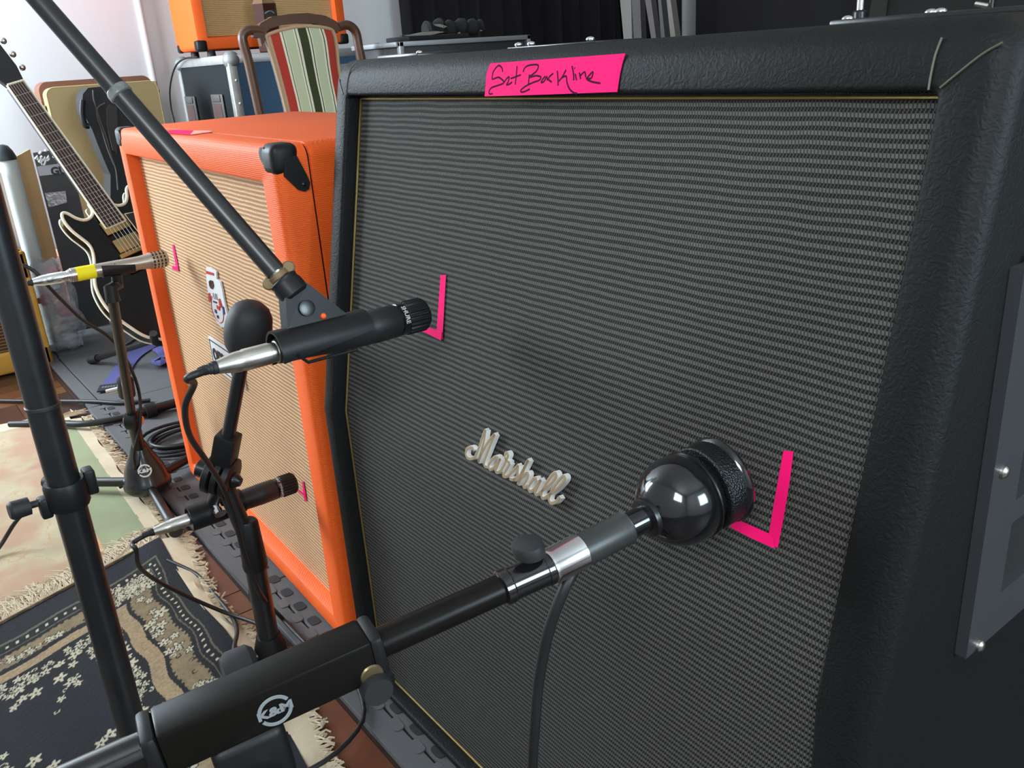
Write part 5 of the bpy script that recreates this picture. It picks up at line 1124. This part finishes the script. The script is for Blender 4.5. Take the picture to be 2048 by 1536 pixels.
for k in range(6):
    mk('rivet', sphere((FX+0.005, fy0+ew/2, fz1-0.09-0.085*k), 0.006, 10, 6), ALU, fc)
for k in range(5): mk('rivet', sphere((FX+0.005, fy0+0.09+0.12*k, fz1-ew/2), 0.006, 10, 6), ALU, fc)
# butterfly latches on the shaded end
RED_ = mat('latch_red_brown', (0.10, 0.055, 0.05), 0.5); LATM = mat('latch_zinc', (0.16, 0.155, 0.15), 0.5, 0.6)
for px in ((382, 222), (436, 220)):
    q = on_Y(px[0], px[1], fy0-0.008)
    lt = mk('butterfly_latch', rbox((q[0], fy0-0.0035, q[2]), (0.130, 0.005, 0.120), 0.002), LATM, fc)
    mk('latch_dish', rbox((q[0], fy0-0.0065, q[2]-0.012), (0.085, 0.002, 0.072), 0), RED_, lt)
    mk('latch_hook', rbox((q[0], fy0-0.008, q[2]+0.045), (0.090, 0.006, 0.026), 0.002), LATM, lt)
tag(mk('case_cable', tube(catmull([(FX-0.30, fy0-0.012, fz1+0.006), on_Y(368, 118, fy0-0.02), on_Y(350, 135, fy0-0.025), on_Y(340, 175, fy0-0.03), on_Y(342, 215, fy0-0.03), on_Y(350, 250, fy0-0.03), on_Y(355, 300, fy0-0.03)], 6), 0.0038, 8), CABLE), 'thin black cable dangling down left end of flight case', 'cable')
# rear orange cabinet on top of the flight case
CX = -2.74; ca = on_X(397, 98, CX); cb_ = on_X(692, 75, CX); cy0, cy1, cz0 = ca[1], cb_[1]+0.01, fz1+0.030; ch = 0.60
rc = thing('guitar_cabinet', 'orange speaker cabinet with beige grille standing on flight case at back', 'speaker cabinet', (CX-0.13, (cy0+cy1)/2, fz1+0.004))
def yz_rings(rings):
    V = []; Fs = []; k = 4; n = 4*(k+1)
    for y0, y1, z0, z1, r, X in rings:
        for cy, cz, a0 in ((y0+r, z0+r, 180), (y1-r, z0+r, 270), (y1-r, z1-r, 0), (y0+r, z1-r, 90)):
            for j in range(k+1): a = math.radians(a0+90*j/k); V.append((X, cy+r*math.cos(a), cz+r*math.sin(a)))
    for i in range(len(rings)-1):
        for q in range(n): Fs.append((i*n+q, i*n+(q+1) % n, (i+1)*n+(q+1) % n, (i+1)*n+q))
    Fs.append(tuple(range(n))); return V, Fs
cz1 = cz0+ch; bw2 = 0.052
mk('cabinet_shell', yz_rings([(cy0, cy1, cz0, cz1, 0.02, CX-0.26), (cy0, cy1, cz0, cz1, 0.02, CX-0.012), (cy0+0.004, cy1-0.004, cz0+0.004, cz1-0.004, 0.018, CX-0.003), (cy0+0.012, cy1-0.012, cz0+0.012, cz1-0.012, 0.015, CX), (cy0+bw2-0.008, cy1-bw2+0.008, cz0+bw2-0.008, cz1-bw2, 0.006, CX), (cy0+bw2, cy1-bw2, cz0+bw2, cz1-bw2, 0.006, CX-0.030)]), ORANGE, rc, smooth=40)
P = []; UV = []
for j in range(8):
    for i in range(8):
        y_ = cy0+bw2+(cy1-cy0-2*bw2)*i/7; z_ = cz0+bw2+(cz1-cz0-2*bw2)*j/7; P.append((CX-0.026, y_, z_)); UV.append((y_, z_))
BCL = weave_mat('beige_grille', 0.006, 0.007, srgb(206, 168, 118), srgb(166, 130, 86), srgb(186, 148, 100), srgb(176, 140, 94)); uv_sheet('grille_cloth', P, UV, 8, 8, BCL, rc)
for y_ in (cy0, cy1):
    s = 1 if y_ == cy0 else -1
    mk('corner_protector', rbox((CX-0.018, y_+s*0.018, cz0+0.018), (0.044, 0.044, 0.044), 0.010, 3), BLACKPL, rc); mk('corner_protector', rbox((CX-0.245, y_+s*0.010, cz0+0.016), (0.035, 0.024, 0.036), 0.008, 2), BLACKPL, rc)
for x_ in (CX-0.03, CX-0.23):
    for y_ in (cy0+0.06, cy1-0.06): mk('foot', lathe([(0, 0.018), (0.028, 0.016)], (x_, y_, fz1+0.003), (0, 0, 1), 14), BLACKRUB, rc)
# amber jar
jc = on_X(531, 28, CX+0.10); jz = fz1+0.005
jar = thing('glass_jar', 'faceted amber glass jar standing before rear orange cabinet', 'jar', (CX+0.10, jc[1], jz))
jh = on_X(531, 8, CX+0.10)[2]-jz
JAM = mat('amber_liquid_glass', (0.045, 0.012, 0.006), 0.5, spec=0.1); JCL = mat('clear_jar_glass', (0.22, 0.13, 0.07), 0.25, alpha=0.7, spec=0.2)
mk('jar_body', lathe([(0, 0.045), (0.006, 0.050), (jh, 0.050)], (CX+0.10, jc[1], jz), (0, 0, 1), 6), JAM, jar, smooth=20)
mk('jar_shoulder', lathe([(jh, 0.050), (jh+0.020, 0.040), (jh+0.032, 0.026), (jh+0.060, 0.024)], (CX+0.10, jc[1], jz), (0, 0, 1), 6), JCL, jar, smooth=20)
mk('jar_lid', lathe([(jh+0.058, 0.030), (jh+0.080, 0.030), (jh+0.082, 0.027)], (CX+0.10, jc[1], jz), (0, 0, 1), 18), mat('jar_lid_brass', (0.30, 0.22, 0.12), 0.4, 0.6), jar)
mk('jar_label', prism([on_X(x, y, CX+0.152) for x, y in ((527, 22), (551, 19), (552, 36), (528, 38))], (0.001, 0, 0)), mat('jar_label_dark', (0.02, 0.015, 0.015), 0.5), jar, smooth=0)
mk('label_mark', tube(catmull([on_X(x, y, CX+0.154) for x, y in ((530, 27), (536, 23), (542, 22), (548, 26))], 4), 0.002, 6), GREYINK, jar)

# ------------------------------------------------------------------ striped chair
HX = -1.70; WOODC = mat('oiled_brown_wood', srgb(80, 50, 28), 0.4, var=0.25, vscale=18, coat=0.2)
ch_ = thing('dining_chair', 'wooden chair with arched frame and red, green and cream striped back', 'chair', (HX+0.18, 0.85, FLOOR))
def oc(px, X=HX): return [on_X(x, y, X) for x, y in px]
def bar_(px, r, name, sx=1.0): return mk(name, tube(catmull(oc(px), 5), r, 12, sx=sx), WOODC, ch_)
bar_([(528, 262), (519, 225), (507, 170), (496, 120), (486, 84), (486, 70), (495, 61), (510, 60), (525, 62)], 0.0145, 'back_post')
bar_([(756, 262), (742, 200), (728, 140), (718, 95), (712, 66), (702, 53), (690, 50), (676, 54)], 0.0145, 'back_post')
crest_px = [(512, 62), (522, 46), (545, 33), (580, 28), (615, 26), (650, 31), (672, 42), (680, 55), (676, 66), (660, 57), (630, 47), (600, 46), (565, 50), (540, 57), (528, 70), (516, 74)]
mk('crest_rail', prism(oc(crest_px, HX+0.012), (-0.026, 0, 0)), WOODC, ch_, smooth=30)
mk('crest_link', prism(oc([(506, 62), (530, 58), (534, 76), (524, 92), (520, 76), (508, 74)], HX+0.011), (-0.022, 0, 0)), WOODC, ch_, smooth=0)
mk('crest_link', prism(oc([(664, 54), (690, 50), (686, 58), (674, 64), (668, 74)], HX+0.011), (-0.022, 0, 0)), WOODC, ch_, smooth=0)
# upholstered pad, bulged, striped by its own width
L = [(530, 72), (533, 84), (539, 105), (548, 135), (556, 165), (564, 195), (571, 225), (576, 260)]; Rr = [(663, 62), (668, 74), (671, 95), (674, 130), (679, 165), (685, 195), (690, 225), (697, 260)]
Tp = lambda f_: (530+(663-530)*f_, 72-10*f_-13*math.sin(math.pi*f_)**0.7)
nu, nv = 31, 8; P = []; UV = []
for j in range(nv):
    for i in range(nu):
        f_ = i/(nu-1); a = np.array(L[j], float); b_ = np.array(Rr[j], float); p = a*(1-f_)+b_*f_
        if j == 0: p = np.array(Tp(f_))
        q = on_X(p[0], p[1], HX); blg = 0.022*(math.sin(math.pi*f_)**0.5)*(0.55 if j == 0 else 1.0); P.append(q+np.array([0.010+blg, 0, 0])); UV.append((f_, j/(nv-1)))
STRM = bpy.data.materials.new('striped_upholstery'); STRM.use_nodes = True; nt = STRM.node_tree; b = nt.nodes['Principled BSDF']; b.inputs['Roughness'].default_value = 0.9
uvn = nt.nodes.new('ShaderNodeUVMap'); sp = nt.nodes.new('ShaderNodeSeparateXYZ'); cr = nt.nodes.new('ShaderNodeValToRGB'); cr.color_ramp.interpolation = 'CONSTANT'
nt.links.new(uvn.outputs['UV'], sp.inputs[0]); nt.links.new(sp.outputs['X'], cr.inputs[0]); nt.links.new(cr.outputs['Color'], b.inputs['Base Color'])
GRN, RED, PAL, WHS, OLV = srgb(52, 58, 34), srgb(168, 52, 40), srgb(184, 192, 158), srgb(218, 216, 190), srgb(54, 58, 30)
stops = [(0.0, srgb(176, 146, 116)), (0.045, RED), (0.170, WHS), (0.200, GRN), (0.212, WHS), (0.225, PAL), (0.360, WHS), (0.385, GRN), (0.398, WHS), (0.43, OLV), (0.555, WHS), (0.585, GRN), (0.598, WHS), (0.615, PAL), (0.755, WHS), (0.785, GRN), (0.798, WHS), (0.83, RED), (0.955, srgb(176, 146, 116))]
els = cr.color_ramp.elements
for i, (p, c) in enumerate(stops):
    e_ = els[i] if i < 2 else els.new(p)
    e_.position = p; e_.color = (*c, 1)
for i, (p, c) in enumerate(stops): els[i].position = p; els[i].color = (*c, 1)
uv_sheet('padded_back', P, UV, nu, nv, STRM, ch_)
bot = [P[(nv-1)*nu+i] for i in range(nu)]
edgep = [P[j*nu] for j in range(nv)][::-1] + [P[i] for i in range(nu)] + [P[j*nu+nu-1] for j in range(nv)]
mk('pad_piping', tube(edgep, 0.0052, 8), mat('beige_piping', srgb(178, 148, 118), 0.9), ch_)
mk('pad_back', prism([np.array(p)-np.array([0.012, 0, 0]) for p in edgep], (-0.010, 0, 0)), mat('pad_backing', (0.12, 0.10, 0.08), 0.9), ch_, smooth=0)
pc0 = on_X(528, 262, HX); pc1 = on_X(756, 262, HX)
mk('lower_rail', tube([pc0-np.array([0, 0, 0.09]), pc1-np.array([0, 0, 0.09])], 0.016, 10), WOODC, ch_)
for p in (pc0, pc1): 
    mk('rear_leg', tube([p+np.array([0, 0, 0.005]), (p[0]-0.02, p[1], 0.42), (p[0]-0.06, p[1], FLOOR+0.002)], [0.0145, 0.018, 0.014], 10), WOODC, ch_)
    mk('front_leg', tube([(p[0]+0.40, p[1], 0.41), (p[0]+0.40, p[1], FLOOR+0.002)], [0.018, 0.014], 10), WOODC, ch_)
mk('seat', rbox((HX+0.20, (pc0[1]+pc1[1])/2, 0.44), (0.44, pc1[1]-pc0[1]+0.03, 0.07), 0.025, 3), mat('seat_fabric', srgb(150, 140, 110), 0.9), ch_)

# ------------------------------------------------------------------ cases and clutter behind the black cabinet
KX = -1.55; k0 = on_X(797, 88, KX); k1 = on_X(1059, 68, KX); ky0, ky1 = k0[1], k1[1]; kz = (k0[2]+k1[2])/2+0.002
kc = thing('equipment_case', 'long black case with silver edges behind top of black cabinet', 'case', (KX-0.15, (ky0+ky1)/2, FLOOR))
KL = mat('black_laminate', (0.022, 0.023, 0.026), 0.5); SILV = mat('silver_trim', (0.34, 0.35, 0.37), 0.45, 0.6)
mk('case_body', rbox((KX-0.155, (ky0+ky1)/2, (kz+FLOOR)/2), (0.30, ky1-ky0-0.01, kz-FLOOR-0.006), 0.002), KL, kc)
for z_ in (kz-0.0075,): mk('edge_bar', rbox((KX-0.004, (ky0+ky1)/2, z_), (0.020, ky1-ky0, 0.015), 0.002), SILV, kc)
for y_ in (ky0+0.008, ky1-0.008): mk('edge_bar', rbox((KX-0.004, y_, (kz+FLOOR)/2), (0.020, 0.016, kz-FLOOR), 0.002), SILV, kc)
for y_ in (ky0, ky1): mk('edge_bar', rbox((KX-0.155, y_, kz-0.0075), (0.30, 0.016, 0.015), 0.002), SILV, kc)
def cl_on(px, z_up): q = on_X(px[0], px[1], KX-0.08); return q
bk = rbox((KX-0.12, on_X(800, 75, KX-0.1)[1]+0.12, kz+0.009), (0.15, 0.24, 0.016), 0.004); tag(mk('folded_cloth', bk, mat('black_cloth', (0.004, 0.004, 0.004), 0.9)), 'flat black folded cloth lying on left of long black case', 'cloth')
PAPER = mat('crumpled_paper', (0.22, 0.20, 0.17), 0.7)
for i, (px, lab, m_) in enumerate((([(806, 71), (830, 68), (850, 64), (872, 62), (890, 64), (860, 70), (830, 73)], 'pale wrinkled strip lying on clutter at left of black case', PAPER), ([(868, 48), (880, 48), (895, 53), (888, 56), (872, 52)], 'small pale bent strip sticking up from clutter on black case', PAPER), ([(915, 66), (930, 58), (950, 57), (970, 58), (965, 62), (940, 63), (920, 70)], 'pale folded strip lying on clutter at right of black case', PAPER))):
    tag(mk('paper_strip', prism([on_X(x, y, KX-0.09-0.02*i) for x, y in px], (-0.03, 0, 0)), m_, smooth=0), lab, 'paper')
lump = []
for i in range(9):
    x, y = 860+i*14, 66-6*math.sin(i*0.9)-2; q = on_X(x, y, KX-0.11); r_ = 0.022+0.008*math.sin(i*2.1); q[2] = kz+0.034+0.004*(i % 3); q[0] -= 0.03; lump.append(q)
tag(mk('cloth_bundle', tube(catmull(lump, 3), [0.024+0.007*math.sin(k*1.3) for k in range(25)], 10), mat('black_cloth2', (0.005, 0.005, 0.005), 0.85)), 'rolled dark cloth bundle lying on the long black case', 'cloth')
sb = on_X(786, 98, KX-0.35); sbx = tag(mk('effects_box', rbox((KX-0.40, sb[1], sb[2]-0.012), (0.10, 0.10, 0.05), 0.004), BLACKPL), 'small black box with three pale triangles left of long black case', 'box')
for k in range(3):
    q = on_X(786+5*k, 100, KX-0.3485); mk('triangle_mark', prism([q+np.array([0, -0.005, -0.006]), q+np.array([0, 0.005, -0.006]), q+np.array([0, 0, 0.007])], (0.0006, 0, 0)), GREYINK, sbx, smooth=0)
tag(mk('shelf_crate', rbox((KX-0.44, sb[1]-0.02, (sb[2]-0.038+FLOOR)/2), (0.24, 0.20, sb[2]-0.038-FLOOR), 0.006), KL), 'black crate under small box with triangles', 'crate')

# ------------------------------------------------------------------ curtain, leaning panels, drum in the dark
CUR = mat('black_velvet', (0.010, 0.008, 0.011), 0.95, sheen=0.05)
cyA = on_X(800, 40, -3.10)[1]; V = []; Fs = []; n = 150
ys = np.linspace(cyA, 4.15, n)
for i, y_ in enumerate(ys):
    d = 0.035*math.sin(i*0.62)+0.02*math.sin(i*0.27+1); 
    for z_ in (FLOOR+0.01, 0.9, 2.35): V.append((-3.11+d*(1.0 if z_ < 2 else 0.6), y_+0.01*math.sin(i*0.9), z_))
Fs = [(3*i+k, 3*i+3+k, 3*i+4+k, 3*i+1+k) for i in range(n-1) for k in range(2)]
cu = thing('stage_curtain', 'black pleated curtain hanging in dark corner at back', 'curtain', (-3.11, 3.0, FLOOR))
mk('curtain_cloth', (V, Fs), CUR, cu, smooth=80); mk('curtain_rail', tube([(-3.11, cyA-0.05, 2.36), (-3.11, 4.2, 2.36)], 0.015, 10), BLACKM, cu)
V = []; xs = np.linspace(-3.05, 2.6, 150)
for i, x_ in enumerate(xs):
    d = 0.035*math.sin(i*0.62)+0.02*math.sin(i*0.27+1)
    for z_ in (FLOOR+0.01, 0.9, 2.35): V.append((x_, 4.18+d, z_))
cu2 = thing('stage_curtain', 'black pleated curtain along the back wall behind drum kit', 'curtain', (0, 4.18, FLOOR))
mk('curtain_cloth', (V, [(3*i+k, 3*i+3+k, 3*i+4+k, 3*i+1+k) for i in range(149) for k in range(2)]), CUR, cu2, smooth=80); mk('curtain_rail', tube([(-3.05, 4.20, 2.36), (2.6, 4.20, 2.36)], 0.015, 10), BLACKM, cu2)
PANS = [((1240, 1262), (1247, 1264), (0.34, 0.32, 0.29), 'wide pale panel leaning next to curtain', 0), ((1263, 1280), (1268, 1283), (0.14, 0.12, 0.12), 'grey-brown panel leaning second from curtain', 1), ((1290, 1302), (1302, 1312), (0.16, 0.14, 0.145), 'narrow grey panel leaning third from curtain', 2), ((1316, 1322), (1322, 1330), (0.10, 0.10, 0.10), 'thin dark grey panel leaning fourth from curtain', 3), ((1333, 1341), (1341, 1351), (0.26, 0.23, 0.20), 'thin tan-edged panel leaning nearest to drum', 4)]
for (t0, t1), (b0_, b1_), c_, lab, i in PANS:
    yy = 2.55-0.10*i; P4 = [on_Y(t0, 0, yy), on_Y(t1, 0, yy), on_Y(b1_, 75, yy), on_Y(b0_, 75, yy)]
    ext = lambda p, q: q+(p-q)*4.0
    dn = lambda p, q: q+(q-p)*((q[2]-FLOOR)/max(1e-6, (p[2]-q[2])))*1.0
    tp0, tp1 = ext(P4[0], P4[3]), ext(P4[1], P4[2]); bt1, bt0 = dn(P4[1], P4[2]), dn(P4[0], P4[3])
    tag(mk('leaning_panel', prism([tp0, tp1, bt1, bt0], (0, 0.03, 0)), mat('panel_tone_%d' % i, tuple(q*0.45 for q in c_), 0.7), smooth=0), lab, 'panel')
dr = thing('bass_drum', 'large black bass drum with chrome lugs in the dark behind cabinet', 'drum', (-0.25, 2.15, FLOOR))
dc = np.array([-0.72, 2.10, 0.62]); dax = unit(np.array([0.55, 0.8, 0]))
dc = np.array([-0.55, 2.25, 0.62]); dax = unit(np.array([1.0, 0.45, 0.0])); DR = 0.56
mk('drum_shell', lathe([(0, DR-0.012), (0.0, DR-0.004), (0.40, DR-0.004), (0.40, DR-0.012)], dc, dax, 48), mat('drum_black_wrap', (0.006, 0.006, 0.006), 0.25), dr)
for t in (-0.01, 0.37): mk('drum_hoop', lathe([(0, DR-0.004), (0.0, DR+0.012), (0.04, DR+0.012), (0.04, DR-0.004)], dc+dax*t, dax, 48, cap=False), mat('drum_hoop_black', (0.010, 0.009, 0.008), 0.35), dr)
mk('drum_head', lathe([(0, 0.02), (0.001, DR-0.006)], dc-dax*0.004, dax, 48), mat('drum_head_black', (0.008, 0.007, 0.006), 0.5), dr)
for a in range(0, 360, 36):
    u_, v_, _ = frame(dax); d_ = math.cos(math.radians(a))*u_+math.sin(math.radians(a))*v_
    mk('drum_lug', tube([dc+d_*(DR+0.010)+dax*0.02, dc+d_*(DR+0.010)+dax*0.14], 0.007, 8), CHROME, dr)
for s in (-1, 1): mk('drum_spur', tube([dc+dax*0.30+np.array([0, 0.0, -0.3])+np.cross(dax, (0, 0, 1))*s*0.42, dc+dax*0.36+np.cross(dax, (0, 0, 1))*s*0.60+np.array([0, 0, -0.62+FLOOR+0.008])], 0.009, 8), CHROME, dr)
hz_ = on_Y(1720, 18, 1.45); hs = thing('hardware_stand', 'chrome stand tube rising behind right part of black cabinet', 'stand', (hz_[0], 1.45, FLOOR))
mk('tube', tube([(hz_[0], 1.45, FLOOR+0.10), (hz_[0], 1.45, 1.15)], 0.0085, 12), CHROME, hs)
mk('collar', lathe([(-0.03, 0.016), (0.0, 0.016), (0.004, 0.011)], (hz_[0], 1.45, hz_[2]-0.006), (0, 0, 1), 14), BLACKM, hs)
for a in (30, 150, 270): mk('leg', tube([(hz_[0], 1.45, FLOOR+0.35), (hz_[0]+0.22*math.cos(math.radians(a)), 1.45+0.22*math.sin(math.radians(a)), FLOOR+0.012)], 0.007, 8), CHROME, hs)
hz2 = on_Y(1972, 10, 1.7); h2 = thing('hardware_stand', 'thin black stand with chrome wing screw near right edge', 'stand', (hz2[0], 1.7, FLOOR))
mk('tube', tube([(hz2[0]+0.012, 1.7, FLOOR+0.10), (hz2[0]+0.012, 1.7, 1.1)], 0.007, 10), BLACKM, h2); mk('wing_screw', tube([(hz2[0]-0.02, 1.695, hz2[2]+0.004), (hz2[0]+0.012, 1.69, hz2[2]-0.003)], 0.006, 8), NICKEL, h2)
for a in (30, 150, 270): mk('leg', tube([(hz2[0]+0.012, 1.7, FLOOR+0.35), (hz2[0]+0.012+0.22*math.cos(math.radians(a)), 1.7+0.22*math.sin(math.radians(a)), FLOOR+0.012)], 0.007, 8), BLACKM, h2)

# white board with trim on the left wall, ceiling lamp over the room
wb0 = -1.9; wb1 = on_X(284, 60, X0+0.03)[1]
wbd = mk('wall_board', rbox((X0+0.012, (wb0+wb1)/2, (0.10+2.3)/2), (0.024, wb1-wb0, 2.2), 0.002), mat('bright_white_board', (0.84, 0.88, 0.92), 0.5)); tag(wbd, 'large bright white board fixed on wall at left', 'board')
mk('board_edge', rbox((X0+0.016, wb1+0.008, 1.2), (0.032, 0.018, 2.2), 0.003), mat('board_edge_white', (0.80, 0.80, 0.79), 0.5), wbd)
cl2 = thing('ceiling_lamp', 'ceiling lamp with warm bulb above the back of the room', 'lamp', (1.0, 1.25, 2.6))
mk('lamp_rose', lathe([(0, 0.05), (-0.02, 0.05), (-0.03, 0.02)], (1.0, 1.25, 2.6), (0, 0, 1), 20), BLACKPL, cl2); mk('lamp_cord', tube([(1.0, 1.25, 2.58), (1.0, 1.25, 2.40)], 0.004, 8), CABLE, cl2)
mk('lamp_shade', lathe([(0.16, 0.03), (0.14, 0.06), (0.02, 0.15), (0.018, 0.148), (0.138, 0.058), (0.155, 0.02)], (1.0, 1.25, 2.24), (0, 0, 1), 28, cap=False), mat('lamp_shade_black', (0.02, 0.02, 0.02), 0.5), cl2)
